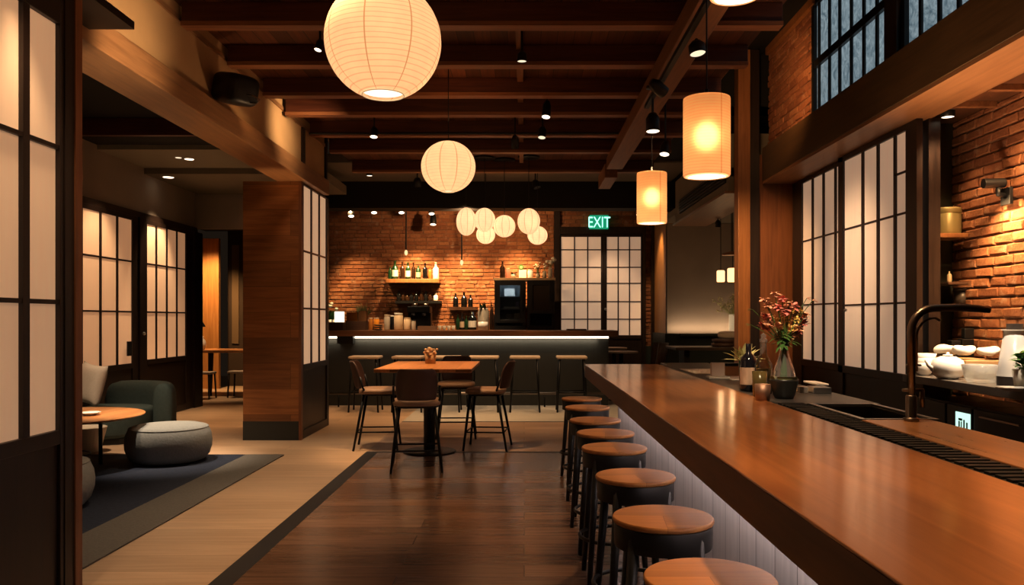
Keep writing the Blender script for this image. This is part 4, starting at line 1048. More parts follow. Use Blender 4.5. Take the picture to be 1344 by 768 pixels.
# lower shelf with dark bottles
zs2 = WZ(395, SD)
t = obj('wall_shelf', (lambda bm: (box(bm, WX(520, SD), WX(579, SD), 15.12, 15.46, zs2 - .05, zs2 - .001), bm)[1])(new()), BLACKS); tag(t, 'dark lower shelf on the brick wall crowded with small dark bottles', 'shelf')
G = 'bottles on the lower wall shelf'
low = [(523.5, 6, 13, BLACKB), (529, 4.5, 11, BROWNB), (534, 5, 9, BROWNB), (540, 5.5, 10, BLACKB), (546.5, 5, 12, BLACKB), (553, 5, 14, BROWNB), (559, 5.5, 13, BLACKB), (564.5, 4.5, 11, BROWNB)]
for i, (x, w, h, m) in enumerate(low):
    px_bottle(x, 395, w, h, SD, m, f'small dark bottle on the lower wall shelf, {ordn[i]} counted from the pillar', group=G, kind='squat')
px_bottle(572, 395, 6, 10, SD, LABELW, 'small white bottle at the end of the lower wall shelf', group=G, kind='squat')
# small shelf with three black bottles
zs3 = WZ(403, SD)
t = obj('wall_shelf', (lambda bm: (box(bm, WX(590, SD), WX(626, SD), 15.12, 15.46, zs3 - .06, zs3 - .001), bm)[1])(new()), BOXWOOD); tag(t, 'short dark shelf holding three black bottles on the brick', 'shelf')
for (x, w, h, lab) in ((598, 7, 18, 'black bottle on the short shelf, on the side of the espresso machine'), (609, 8, 19, 'widest black bottle in the middle of the short shelf'), (617.5, 6.5, 16, 'smallest black bottle on the short shelf, towards the fridges')):
    px_bottle(x, 403, w, h, SD, BLACKB, lab, group='bottles on the short wall shelf')
# back counter standing against the wall (behind the bar)
bm = new(); box(bm, -3.6, WX(648, 14.7), 14.35, 15.42, 1.10, 1.15); t = obj('countertop', bm, STONE, bevel=.004); tag(t, 'dark work top behind the far bar against the brick', 'counter top')
bm = new(); box(bm, -3.6, WX(648, 14.7), 14.45, 15.40, .002, 1.099); t = obj('back_counter_cabinet', bm, BLACKS); tag(t, 'dark cabinet under the work top behind the far bar', 'cabinet')
BT = 1.151
def on_back(x, w, h_top, D, fn):
    pass
def px_h(ytop, D, base): return WZ(ytop, D) - base
DB = 14.75
t = thing('espresso_machine', 'dark espresso machine with shiny fittings behind the far bar', 'coffee machine', (WX(549, DB), DB, BT))
x0, x1 = WX(535, DB), WX(565, DB); zt = WZ(402, DB)
bm = new(); box(bm, x0, x1, DB - .05, DB + .3, BT, BT + .10); obj('base', bm, BLACKM, t, bevel=.01)
bm = new(); box(bm, x0, x1, DB + .05, DB + .3, BT + .1005, zt - .12); obj('body', bm, BLACKM, t, bevel=.01)
bm = new(); box(bm, x0, x1, DB - .08, DB + .3, zt - .1195, zt); obj('head', bm, BLACKM, t, bevel=.015)
for k in (.25, .72):
    xx = x0 + (x1 - x0) * k
    bm = new(); lathe(bm, [(0, -.05), (.035, -.05), (.035, 0), (0, 0)], (xx, DB - .02, zt - .121), 14); obj('group_head', bm, STEEL, t, smooth=True)
    bm = new(); tube(bm, [(xx, DB - .05, zt - .155), (xx, DB - .18, zt - .165)], .012, 8); obj('handle', bm, BLACKS, t)
    bm = new(); lathe(bm, [(0, 0), (.04, 0), (.045, .05), (0, .05)], (xx + .03, DB, zt + .001), 14); obj('gauge', bm, STEEL, t, smooth=True)
# items on the far bar top (front row)
BTP = 1.237
DF = 13.3
def barbox(x0, x1, ytop, mat, label, name='wooden_box', cat='box', D=DF, dep=.22, base=BTP):
    bm = new(); z1 = WZ(ytop, D); X0, X1 = WX(x0, D), WX(x1, D); w = .015
    t = thing(name, label, cat, ((X0+X1)/2, D, base))
    box(bm, X0, X1, D, D + w, base, z1); box(bm, X0, X1, D + dep - w, D + dep, base, z1); box(bm, X0, X0 + w, D + w, D + dep - w, base, z1); box(bm, X1 - w, X1, D + w, D + dep - w, base, z1); box(bm, X0 + w, X1 - w, D + w, D + dep - w, base, base + .01)
    obj('sides', bm, mat, t); return t
barbox(428, 450, 423, BOXWOOD, 'dark wooden box at the pillar end of the far bar top')
barbox(453.5, 480, 421.5, BOXWOOD, 'dark wooden box on the far bar beside the orange bottle')
def crate(x0, x1, ytop, mat, label, D): return barbox(x0, x1, ytop, mat, label, 'crate', 'crate', D - .04, .16, BT)
crate(455, 469, 410, AMBERB, 'amber wooden crate under the dried grass behind the far bar', 14.4)
crate(470.5, 480, 408, POSTW, 'brown wooden crate beside the dried grass behind the far bar', 14.4)
t = thing('lantern_lamp', 'glowing white block lamp at the pillar end of the far bar', 'table lamp', (WX(446, 14.45), 14.48, BT))
bm = new(); box(bm, WX(438, 14.4), WX(455, 14.4), 14.38, 14.54, BT, BT + .2); obj('base', bm, LABELW, t, bevel=.01)
bm = new(); box(bm, WX(439, 14.4), WX(450, 14.4), 14.39, 14.53, BT + .2005, WZ(409, 14.4)); obj('shade', bm, emis('block_lamp', (1,.86,.62), 2.2), t, bevel=.01)
px_bottle(486.5, 433, 6, 16, DF, AMBERB, 'amber juice jar next to the dark wooden box on the far bar', cat='jar', kind='jar', capm=LABELC, group='jars and bottles along the far bar top')
px_bottle(494, 433, 7.5, 16, DF + .02, ORANGE, 'orange juice jar on the far bar top', cat='jar', kind='jar', capm=LABELC, group='jars and bottles along the far bar top')
G = 'jars and bottles along the far bar top'
px_bottle(508, 433, 8, 20, DF, CLEARB, 'pale glass jar with lid next to the stacked saucers on the far bar', cat='jar', kind='jar', capm=LABELC, group=G)
px_bottle(515, 433, 6, 19, DF + .1, BLACKB, 'slim black jar between two pale jars on the far bar', cat='jar', kind='jar', capm=LABELW, group=G)
px_bottle(523, 433, 12, 22, DF, CREAM, 'tall cream filled jar on the far bar top', cat='jar', kind='jar', capm=LABELW, group=G)
px_bottle(534.5, 433, 9.5, 16, DF + .05, CREAM, 'shorter cream filled jar on the far bar top', cat='jar', kind='jar', capm=LABELC, group=G)
px_bottle(543, 433, 6, 13, DF, CLEARB, 'small clear jar beside the cream filled jars on the far bar', cat='jar', kind='jar', capm=BLACKS, group=G)
for i, (x, z) in enumerate(((501, 0), (501, .035), (501, .07))):
    bm = new(); lathe(bm, [(0, .001), (.05, .001), (.085, .02), (.08, .024), (.05, .012), (0, .012)], (WX(499, DF), DF - .16, BTP + z), 20)
    t = obj('saucer', bm, plain('dark_saucer', (.10,.07,.05), .3), smooth=True); tag(t, f'dark saucer stacked on the far bar, {("lowest","middle","topmost")[i]} of its stack', 'saucer', 'saucers stacked on the far bar')
barbox(548, 572, 428, plain('walnut_tray', (.16,.09,.05), .5), 'shallow brown tray on the far bar in front of the espresso machine', 'tray', 'tray')
for i, x in enumerate((577, 583, 589, 595)):
    D = DF - .10
    bm = new(); lathe(bm, [(.020, .001), (.034, .075), (.032, .075), (.018, .006), (0, .006)], (WX(x, D), D, BTP), 16)
    t = obj('drinking_glass', bm, CLEARB, smooth=True); tag(t, f'small glass upright on the far bar, {ordn[i]} counted from the brown tray', 'glass', 'small glasses on the far bar')
G = 'dark bottles beside the water dispenser'
for (x, w, h, m, lb, lab) in ((601, 5.5, 20, GREENB, None, 'green bottle standing first in the dark group by the water dispenser'), (606.5, 6, 22, BLACKB, LABELC, 'black bottle with cream label by the water dispenser'), (612, 5.5, 18, GREENB, None, 'short green bottle behind the labelled one by the water dispenser'),
        (620, 11, 24, BLACKB, LABELW, 'wide black bottle with square white label on the far bar')):
    px_bottle(x, 433, w, h, DF + .05, m, lab, lb, group=G, kind='squat' if w > 8 else 'wine')
t = thing('water_dispenser', 'clear glass water dispenser on the far bar topped with leaves', 'dispenser', (WX(634.5, DF), DF, BTP))
bm = new(); s = DF / F; lathe(bm, [(0, .001), (7.2 * s, .001), (7.6 * s, .02), (7.6 * s, 24 * s), (6 * s, 27 * s), (6 * s, 29 * s), (0, 29 * s)], (WX(634.5, DF), DF, BTP), 24); obj('jar', bm, plain('dispenser_glass', (.50,.46,.38), .1, coat=.5, trans=.4), t, smooth=True)
bm = new(); lathe(bm, [(0, .003), (6.5 * s, .003), (6.5 * s, 11 * s), (0, 11 * s)], (WX(634.5, DF), DF - .175, BTP), 20); obj('stand', bm, WHITE, t, smooth=True)
bm = new()
for i in range(26):
    leaf(bm, (WX(634, DF) + R.uniform(-.05, .05), DF + R.uniform(-.05, .05), BTP + 29 * s), (R.uniform(-1, 1), R.uniform(-1, 1), R.uniform(.6, 1.6)), R.uniform(.08, .17), .03)
LEAFM = plain('leaf_green', (.06,.14,.03), .5, noise=.4, scale=15)
LEAFD = plain('leaf_dark', (.025,.06,.018), .5, noise=.4, scale=15)
LEAFY = plain('leaf_pale', (.34,.36,.16), .6, noise=.4, scale=15)
obj('leaves', bm, LEAFD, t, smooth=True)
for (x, h, lab) in ((644.8, 36, 'tall dark bottle between water dispenser and glass fridge'), (649, 30, 'dark bottle against the side of the glass fridge')):
    px_bottle(x if x < 648 else 646.8, 433, 4.5, h, DF + (.0 if x < 648 else .25), BROWNB, lab, group=G)
# potted plants at the pillar end
def plant(loc, label, n, ln, w, potr, poth, potm, leafm, flowers=None, up=1.2, spread=1., cat='potted plant', droop=.35):
    t = thing('potted_plant', label, cat, loc)
    bm = new(); lathe(bm, [(0, .001), (potr * .8, .001), (potr, poth), (potr * .92, poth), (potr * .85, poth * .9), (0, poth * .9)], seg=20); obj('pot', bm, potm, t, world=False, smooth=True)
    bm = new()
    for i in range(n):
        a = R.uniform(0, 2*PI); q = R.uniform(.1, 1) * spread
        leaf(bm, (math.cos(a) * potr * .4 * R.random(), math.sin(a) * potr * .4 * R.random(), poth * .88), (math.cos(a) * q, math.sin(a) * q, up * R.uniform(.6, 1.2)), ln * R.uniform(.6, 1.1), w, droop)
    obj('leaves', bm, leafm, t, world=False, smooth=True)
    if flowers:
        fm, fn, fr = flowers; bm = new()
        for i in range(fn):
            a = R.uniform(0, 2*PI); q = R.uniform(.0, .55) * spread * ln
            ellipsoid(bm, (math.cos(a) * q, math.sin(a) * q, poth + ln * R.uniform(.45, .95) * up * .8), fr, fr, fr * .8, nu=8, nv=6)
        obj('flowers', bm, fm, t, world=False, smooth=True)
    return t
plant((WX(433, 14.8), 14.85, BT), 'leafy green potted plant with white blooms beside the pillar on the back counter', 40, .34, .08, .10, .26, WHITE, LEAFM, (LABELW, 7, .035))
plant((WX(476, 14.85), 14.86, BT), 'dried yellow grasses spreading in a pot on the back counter', 60, .40, .03, .08, .24, LABELC, LEAFY, None, up=1.3, spread=.75, droop=.15)
bm = new(); lathe(bm, [(0, .001), (.07, .001), (.09, .12), (.085, .13), (0, .12)], (WX(491, 14.2), 14.42, BT), 18); t = obj('kettle', bm, BLACKS, smooth=True); tag(t, 'small black pot behind the juice jars on the back counter', 'pot')
# fridges
def fridge(xa, xb, ytop, D, label, lit):
    X0, X1 = WX(xa, D), WX(xb, D); zt = WZ(ytop, D)
    t = thing('fridge', label, 'fridge', ((X0+X1)/2, D, 0))
    bm = new()
    for a in ((X0, X0 + .05, D, D + .62), (X1 - .05, X1, D, D + .62)): box(bm, *a, .002, zt)
    box(bm, X0 + .05, X1 - .05, D + .001, D + .62, zt - .06, zt); box(bm, X0 + .05, X1 - .05, D + .001, D + .62, .002, 1.30); box(bm, X0 + .05, X1 - .05, D + .57, D + .62, 1.30, zt - .06)
    obj('cabinet', bm, BLACKS, t)
    bm = new(); z0 = WZ(421, D) if lit else WZ(412, D)
    xa_, xb_ = X0 + .01, X1 - .01
    if lit: z0 = WZ(424, D)
    for a in ((xa_, xa_ + .09, D - .045, D - .002, z0, zt - .01), (xb_ - .09, xb_, D - .045, D - .002, z0, zt - .01), (xa_ + .09, xb_ - .09, D - .045, D - .002, zt - .09, zt - .01), (xa_ + .09, xb_ - .09, D - .045, D - .002, z0, z0 + .06)): box(bm, *a)
    dr = obj('door', bm, BLACKS, t, bevel=.005)
    bm = new(); box(bm, xa_ + .091, xb_ - .091, D - .026, D - .020, z0 + .061, zt - .091); obj('glass_pane', bm, glass('fridge_glass', (.8,.85,.88)) if lit else plain('smoked_glass', (.030,.021,.017), .15), dr)
    bm = new(); tube(bm, [(xb_ - .04, D - .06, z0 + .2), (xb_ - .04, D - .06, zt - .2)], .012, 8); obj('handle', bm, BLACKM, dr)
    return t, X0, X1, zt, z0
DFR = 14.55
ft, fX0, fX1, fzt, fz0 = fridge(649, 690, 368, DFR, 'black fridge with a lit glass door behind the far bar', True)
SHELFM = plain('fridge_shelf', (.30,.33,.34), .3)
for y in (389, 405, 418):
    bm = new(); z = WZ(y, DFR); box(bm, fX0 + .06, fX1 - .06, DFR + .03, DFR + .55, z - .012, z); obj('shelf', bm, SHELFM, ft)
bm = new(); box(bm, fX0 + .12, fX1 - .12, DFR + .02, DFR + .05, fzt - .085, fzt - .065); obj('light_strip', bm, emis('fridge_light', (.85,.93,1), 26.0), ft)
DI = DFR + .25
for (xa, xb, yt, yb, m, nm, lab, cat) in ((662, 676, 378, 388.7, WHITE, 'carton', 'white carton on the top shelf of the lit fridge', 'carton'), (661, 681, 402, 404.6, LABELW, 'tray', 'flat white tray on the middle shelf of the lit fridge', 'tray'), (664, 672, 412, 417.6, plain('grey_tub', (.4,.42,.42), .5), 'tub', 'grey tub on the bottom shelf of the lit fridge', 'tub'), (675, 682, 411, 417.6, LABELW, 'tub', 'white tub on the bottom shelf of the lit fridge', 'tub'), (677, 681, 395.5, 404.6, plain('lilac_carton', (.45,.42,.6), .5), 'carton', 'lilac carton at the edge of the middle fridge shelf', 'carton')):
    if nm == 'carton' and 'lilac' in lab: yb = 401.5
    bm = new(); zb = WZ({388.7: 389, 404.6: 405, 417.6: 418}.get(yb, 405), DFR) + .001 + (.045 if 'lilac' in lab else 0)
    box(bm, WX(xa, DI), WX(xb, DI), DI, DI + .14, zb, zb + (yb - yt) * DI / F)
    t = obj(nm, bm, m, bevel=.006); tag(t, lab, cat)
bm = new(); box(bm, fX0 + .051, fX1 - .051, DFR + .555, DFR + .569, 1.301, fzt - .061); obj('bright_liner', bm, plain('fridge_bright_liner', (.32,.36,.38), .4), ft)  # pale liner added so the fridge inside looks lit
ft2, gX0, gX1, gzt, gz0 = fridge(692, 728, 368, DFR, 'black fridge with a dark door next to the lit one', False)
bm = new(); box(bm, WX(648, DFR), WX(729, DFR), DFR - .04, DFR + .62, gzt + .001, gzt + .045); t = obj('fridge_shelf_board', bm, wood('pale_board', (.5,.34,.18), (.62,.45,.27), 'X')); tag(t, 'pale wooden board lying across both fridges', 'board')
FT = gzt + .046; DT = DFR + .2
def ontop(x, w, yt, *a, **k):
    h = WZ(yt, DT) - FT
    return bottle((WX(x, DT), DT, FT), h, w * DT / F / 2, *a, **k)
G = 'things on the fridge board'
ontop(659.5, 7, 343, BROWNB, 'dark bottle on the fridge board at the brick side', group=G)
ontop(666.5, 6, 352, plain('pink_jar', (.5,.2,.14), .3), 'pink jar on the fridge board beside the dark bottle', cat='jar', kind='jar', group=G, capm=LABELC)
plant((WX(674, DT), DT, FT), 'small dark green plant in a pot on the fridge board', 26, .075, .05, .055, .07, CLEARB, LEAFD, None, up=.8)
bm = new(); box(bm, WX(681, DT), WX(691, DT), DT, DT + .12, FT, WZ(354.5, DT)); t = obj('carton', bm, LABELW, bevel=.005); tag(t, 'white carton on the fridge board under the round green ornament', 'carton')
t = thing('round_ornament', 'round green and cream disc standing on the white carton', 'ornament', (WX(684, DT), DT + .04, WZ(354.5, DT)))
bm = new(); lathe(bm, [(0, -.012), (.05, -.012), (.05, .012), (0, .012)], seg=24); bmesh.ops.rotate(bm, verts=bm.verts, cent=(0,0,0), matrix=Matrix.Rotation(PI/2, 3, 'X')); bmesh.ops.translate(bm, verts=bm.verts, vec=(0, 0, .053)); obj('disc', bm, LEAFM, t, world=False)
bm = new(); lathe(bm, [(0, -.016), (.028, -.016), (.028, .016), (0, .016)], seg=24); bmesh.ops.rotate(bm, verts=bm.verts, cent=(0,0,0), matrix=Matrix.Rotation(PI/2, 3, 'X')); bmesh.ops.translate(bm, verts=bm.verts, vec=(0, 0, .053)); obj('centre', bm, LEAFY, t, world=False)
ontop(696, 7, 354, WHITE, 'white lidded jar beside the white carton on the fridge board', cat='jar', kind='jar', group=G, capm=LABELW)
def flower_vase(loc, label, h, fm, n, sz, fr):
    t = thing('flower_vase', label, 'vase', loc)
    bm = new(); lathe(bm, [(0, .001), (.035, .001), (.045, .05), (.03, h), (.027, h), (.03, .05), (0, .012)], seg=18); obj('vase', bm, CLEARB, t, world=False, smooth=True)
    bm = new()
    tips = []
    for i in range(n):
        a = R.uniform(0, 2*PI); q = R.uniform(0, sz * .5); tip = (math.cos(a) * q, math.sin(a) * q, h + R.uniform(.4, 1) * sz); tips.append(tip)
        tube(bm, [(0, 0, h * .4), (math.cos(a) * q * .3, math.sin(a) * q * .3, h + .02), tip], .003, 5)
    obj('stems', bm, LEAFM, t, world=False)
    bm = new()
    for p in tips: ellipsoid(bm, p, fr, fr, fr * .7, nu=8, nv=6)
    obj('flowers', bm, fm, t, world=False, smooth=True)
    return t
flower_vase((WX(706, DT), DT, FT), 'vase of pale sprigs on the fridge board by the white jar', .10, LABELC, 12, .20, .022)
flower_vase((WX(714.5, DT), DT + .06, FT), 'vase with one pale bloom in the middle pair on the fridge board', .14, LABELW, 5, .13, .026)
flower_vase((WX(722, DT), DT, FT), 'tall vase of white blooms at the door end of the fridge board', .2, LABELW, 7, .17, .04)
# tray at the door end of the bar
bm = new(); box(bm, WX(744, 13.2), WX(769, 13.2), 13.05, 13.35, BTP, BTP + .022); t = obj('tray', bm, BOXWOOD, bevel=.004); tag(t, 'flat dark tray on the bar top in front of the sliding doors', 'tray')
# pot of flowers on the high table
t = thing('flower_pot', 'small woven pot of dried cream flowers on the high table', 'potted plant', (WX(565, 8.7), 8.7, TZ))
bm = new(); lathe(bm, [(0, .001), (.055, .001), (.064, .095), (.058, .095), (0, .08)], seg=20); obj('pot', bm, plain('woven_pot', (.42,.25,.12), .8, noise=.4, scale=80, bump=.6), t, world=False, smooth=True)
bm = new()
for i in range(46):
    a = R.uniform(0, 2*PI); q = R.uniform(0, .075); ellipsoid(bm, (math.cos(a) * q, math.sin(a) * q, .10 + R.uniform(0, .07)), .016, .016, .013, nu=8, nv=6)
obj('flowers', bm, plain('dried_flowers', (.62,.42,.26), .9, noise=.3, scale=60), t, world=False, smooth=True)

# ------------------------------------------------------------------ booth tables beyond the counter
DARKTOP = wood('dark_table_wood', (.030,.018,.012), (.065,.04,.027), 'X', rough=.35)
def pedestal_table(x, y, r, z, label):
    t = thing('round_table', label, 'table', (x, y, 0), 0, 'round tables at the end of the far bar')
    bm = new(); lathe(bm, [(0, z - .03), (r, z - .03), (r, z), (0, z)], seg=36); obj('tabletop', bm, STOOLTOP, t, world=False, bevel=.004)
    bm = new(); lathe(bm, [(0, .001), (.22, .001), (.22, .015), (.035, .03), (.035, z - .031)], seg=24); obj('pedestal', bm, BLACKM, t, world=False, smooth=True)
pedestal_table(WX(815, 14.0), 14.0, .30, WZ(461, 14.0), 'larger round pale table at the end of the far bar')
pedestal_table(WX(806, 14.85), 14.85, .24, WZ(456, 14.85), 'smaller round pale table under the sliding doors')
t = thing('tub_chair', 'dark chair with a curved back beside the green wall panel', 'chair', (WX(846, 13.6), 13.6, 0))
bm = new(); zt = WZ(450, 13.6)
vs = []
for (z, rr, dx) in ((.40, .24, 0), (.60, .27, .03), (zt, .29, .09)):
    vs.append(([bm.verts.new((rr * math.cos(a) + dx, rr * math.sin(a), z)) for a in [(-1.2 + 2.4 * i / 14) for i in range(15)]], [bm.verts.new(((rr + .03) * math.cos(a) + dx, (rr + .03) * math.sin(a), z)) for a in [(-1.2 + 2.4 * i / 14) for i in range(15)]]))
for (a, b), (c, d) in zip(vs, vs[1:]):
    for i in range(14): bm.faces.new((a[i], a[i+1], c[i+1], c[i])); bm.faces.new((b[i+1], b[i], d[i], d[i+1]))
    bm.faces.new((a[0], c[0], d[0], b[0])); bm.faces.new((a[14], b[14], d[14], c[14]))
for i in range(14): bm.faces.new((vs[2][0][i], vs[2][0][i+1], vs[2][1][i+1], vs[2][1][i])); bm.faces.new((vs[0][0][i+1], vs[0][0][i], vs[0][1][i], vs[0][1][i+1]))
obj('backrest', bm, LEATHER, t, world=False, smooth=True)
bm = new(); lathe(bm, [(0, .42), (.20, .42), (.235, .45), (.235, .50), (.20, .53), (0, .53)], seg=30); obj('seat', bm, LEATHER, t, world=False, smooth=True)
for sx in (-1, 1):
    for sy in (-1, 1):
        bm = new(); tube(bm, [(sx*.14, sy*.14, .42), (sx*.2, sy*.2, .001)], .014, 8); obj('leg', bm, BLACKM, t, world=False)
def booth_table(x0, x1, y0, y1, z, label):
    t = thing('booth_table', label, 'table', ((x0+x1)/2, (y0+y1)/2, 0), 0)
    bm = new(); box(bm, x0, x1, y0, y1, z - .04, z); obj('tabletop', bm, DARKTOP, t, bevel=.005)
    for x in (x0 + .2, x1 - .2):
        bm = new(); box(bm, x - .04, x + .04, (y0+y1)/2 - .2, (y0+y1)/2 + .2, .002, z - .041); obj('leg', bm, BLACKS, t)
    return t
booth_table(WX(880, 11.6), 3.5, 11.2, 12.0, WZ(455, 11.6), 'long dark table in front of the green booth panel')
booth_table(WX(872, 10.0), 2.36, 9.45, 10.3, .86, 'lower dark table behind the end of the wood counter')
zt = WZ(455, 11.6)
for i, (r, m) in enumerate(((.20, BOXWOOD), (.19, LEATHER))):
    bm = new(); lathe(bm, [(0, .001), (r - .02, .001), (r, .02), (r, .05), (r - .02, .055), (0, .055)], (WX(952, 11.6), 11.6, zt + i * .057), 32)
    t = obj('round_tray', bm, m, smooth=True, bevel=.001); tag(t, f'dark round tray on the long dark table, {("lower","upper")[i]} of two', 'tray', 'round trays on the booth table')
bm = new(); ellipsoid(bm, (WX(956, 11.6), 11.6, zt + .114 + .055), .15, .10, .055, .6, .6, 20, 10); t = obj('folded_cloth', bm, PIL, smooth=True); tag(t, 'pale folded cloth lying on the upper round tray', 'cloth')
# ledge with vase and glow
bm = new(); box(bm, 2.7, 4.9, 13.72, 13.895, 1.13, 1.171); t = obj('booth_shelf', bm, GREEN_D); tag(t, 'dark green ledge along the booth wall', 'ledge')
t = thing('flower_vase', 'white vase with airy pale sprigs on the booth ledge by the wooden post', 'vase', (WX(962.5, 13.8), 13.8, 1.172))
bm = new(); lathe(bm, [(0, .001), (.065, .001), (.075, .02), (.075, .33), (.066, .33), (.066, .03), (0, .03)], seg=20); obj('vase', bm, plain('white_lit_vase', (.8,.74,.62), .4, emit=(1,.8,.5), estr=.25), t, world=False, smooth=True)  # emission paints a lit look onto the vase
bm = new(); bl = new()
for i in range(34):
    a = R.uniform(0, 2*PI); q = R.uniform(.03, .30); h = R.uniform(.35, .68); tip = Vector((math.cos(a) * q - .05, math.sin(a) * q * .5, h))
    tube(bm, [(0, 0, .25), (tip.x * .3, tip.y * .3, .36), tip], .004, 5)
    for k in range(3): ellipsoid(bl, tip + Vector((R.uniform(-.03, .03), R.uniform(-.03, .03), R.uniform(-.04, .03))), .014, .014, .014, nu=6, nv=4)
obj('stems', bm, LEAFY, t, world=False); obj('flowers', bl, plain('pale_sprigs', (.62,.56,.34), .8), t, world=False, smooth=True)
# small booth pendants
for (x, ytop, ybot, w, d, lab) in ((946, 355, 370, 10.5, 13.0, 'small glowing shade in the booth, further from the wooden post'), (961.5, 352, 370, 13.5, 12.4, 'small glowing shade in the booth, partly behind the wooden post')):
    z0 = WZ(ybot, d); h = (ybot - ytop) * d / F; r = w * d / F / 2
    t = thing('booth_pendant', lab, 'pendant lamp', (WX(x, d), d, z0), 0, 'small pendants in the booth')
    bm = new(); lathe(bm, [(r * .9, 0), (r, .01), (r, h * .93), (r * .8, h)], seg=24); obj('shade', bm, plain('booth_shade', (.9,.6,.35), .7, emit=(1,.62,.30), estr=1.7), t, world=False, smooth=True)
    bm = new(); tube(bm, [(0, 0, h), (0, 0, 3.099 - z0)], .006, 6); obj('cord', bm, BLACKS, t, world=False)
spot_head(942, 298, 11.8, 'small spotlight in the booth ceiling beside the post', 3.099, (0, .2, -1), .04, .1)
bm = new(); lathe(bm, [(0, .0), (.14, 0), (.15, .02), (.02, .06), (0, .06)], (WX(960, 12.0), 12.0, WZ(335, 12.0)), 24); 
t = thing('dish_pendant', 'shallow brown dish lamp hanging high in the booth', 'pendant lamp', (WX(960, 12.0), 12.0, WZ(335, 12.0)))
obj('shade', bm, POSTW, t, smooth=True)
bm = new(); tube(bm, [(WX(960, 12), 12, WZ(335, 12) + .061), (WX(960, 12), 12, 3.099)], .006, 6); obj('cord', bm, BLACKS, t)

# ------------------------------------------------------------------ things on the stone ledge
LZ = CT - .002
def LD(yb): return (EYE - LZ) * F / (yb - CY)
# white napkin box
d = 5.55
t = thing('menu_holder', 'pale upright card holder on a small base at the ledge', 'card holder', (WX(942.5, d), d, LZ))
bm = new(); box(bm, WX(929, d), WX(956, d), d - .05, d + .07, LZ, LZ + .016); obj('base', bm, LABELW, t, bevel=.003)
bm = new(); box(bm, WX(933.5, d), WX(951, d), d - .01, d + .03, LZ + .0165, LZ + .110); obj('card', bm, plain('menu_card', (.66,.56,.48), .6), t, bevel=.003)
d = 5.75
t = thing('copper_box', 'copper coloured box behind the dark wine bottle', 'box', (WX(962, d), d, LZ))
bm = new(); box(bm, WX(951.5, d), WX(972, d), d, d + .1, LZ, LZ + .075); obj('body', bm, plain('copper_tin', (.50,.27,.13), .35, metal=.6), t, bevel=.004)
bm = new(); box(bm, WX(951, d), WX(972.5, d), d - .004, d + .104, LZ + .0755, LZ + .095); obj('lid', bm, BLACKS, t, bevel=.004)
# wine bottle with label
d = 4.6
t = bottle((WX(982.5, d), d, LZ), 62 * d / F, 11 * d / F, plain('wine_bottle_glass', (.010,.009,.012), .1, coat=.4), 'dark wine bottle with a pale worn label on the ledge', plain('worn_label', (.46,.33,.23), .6, noise=.5, scale=30, stretch=(1,1,.4)), kind='squat')
t = thing('flower_sprig', 'pale green and white blossom in a small cup behind the dark wine bottle', 'flowers', (WX(979, 4.85), 4.88, LZ))
bm = new(); lathe(bm, [(0, .001), (.03, .001), (.036, .16), (.032, .16), (0, .14)], seg=18); obj('cup', bm, GREENB, t, world=False, smooth=True)
bm = new()
for i in range(34): leaf(bm, (R.uniform(-.02, .02), R.uniform(-.02, .02), .15), (R.uniform(-1, 1), R.uniform(-1, .6), R.uniform(.3, 1.6)), R.uniform(.09, .17), .03, .25)
obj('petals', bm, plain('pale_petals', (.50,.50,.24), .6, noise=.45, scale=25), t, world=False, smooth=True)
# clear bottle with yellow oil
d = 4.42
t = thing('oil_bottle', 'clear glass oil bottle holding yellow oil beside the flower vase', 'bottle', (WX(1002, d), d, LZ))
s = d / F
bm = new(); lathe(bm, [(0, .001), (.045, .001), (.047, .02), (.047, 38*s), (.04, 42*s), (.018, 52*s), (.016, 66*s), (.018, 67*s), (.014, 67*s)], seg=24); obj('body', bm, glass('clear_glass', (.88,.88,.84), frost=.08), t, world=False, smooth=True)
bm = new(); lathe(bm, [(0, .006), (.040, .006), (.040, 33*s), (0, 33*s)], seg=24); obj('oil', bm, plain('yellow_oil', (.42,.32,.05), .2), t, world=False, smooth=True)
bm = new(); lathe(bm, [(.0, 67.2*s), (.020, 67.2*s), (.022, 71*s), (.012, 73*s), (.016, 77*s), (0, 80*s)], seg=16); obj('stopper', bm, glass('clear_glass'), t, world=False, smooth=True)
d = 4.04
t = thing('metal_cup', 'ribbed copper metal cup at the foot of the flower vase', 'cup', (WX(1001, d), d, LZ))
bm = new(); lathe(bm, [(0, .001), (.036, .001), (.040, .084), (.037, .084), (.034, .008), (0, .008)], seg=28); obj('body', bm, plain('copper_cup', (.36,.22,.15), .5, metal=.8), t, world=False, smooth=True)
d = 4.25
t = thing('candle_glass', 'small amber glass tumbler behind the copper metal cup', 'glass', (WX(997, d) , d, LZ))
bm = new(); lathe(bm, [(0, .001), (.035, .001), (.040, .135), (.037, .135), (.033, .01), (0, .01)], seg=24); obj('body', bm, plain('olive_glass', (.10,.075,.025), .12, coat=.4), t, world=False, smooth=True)
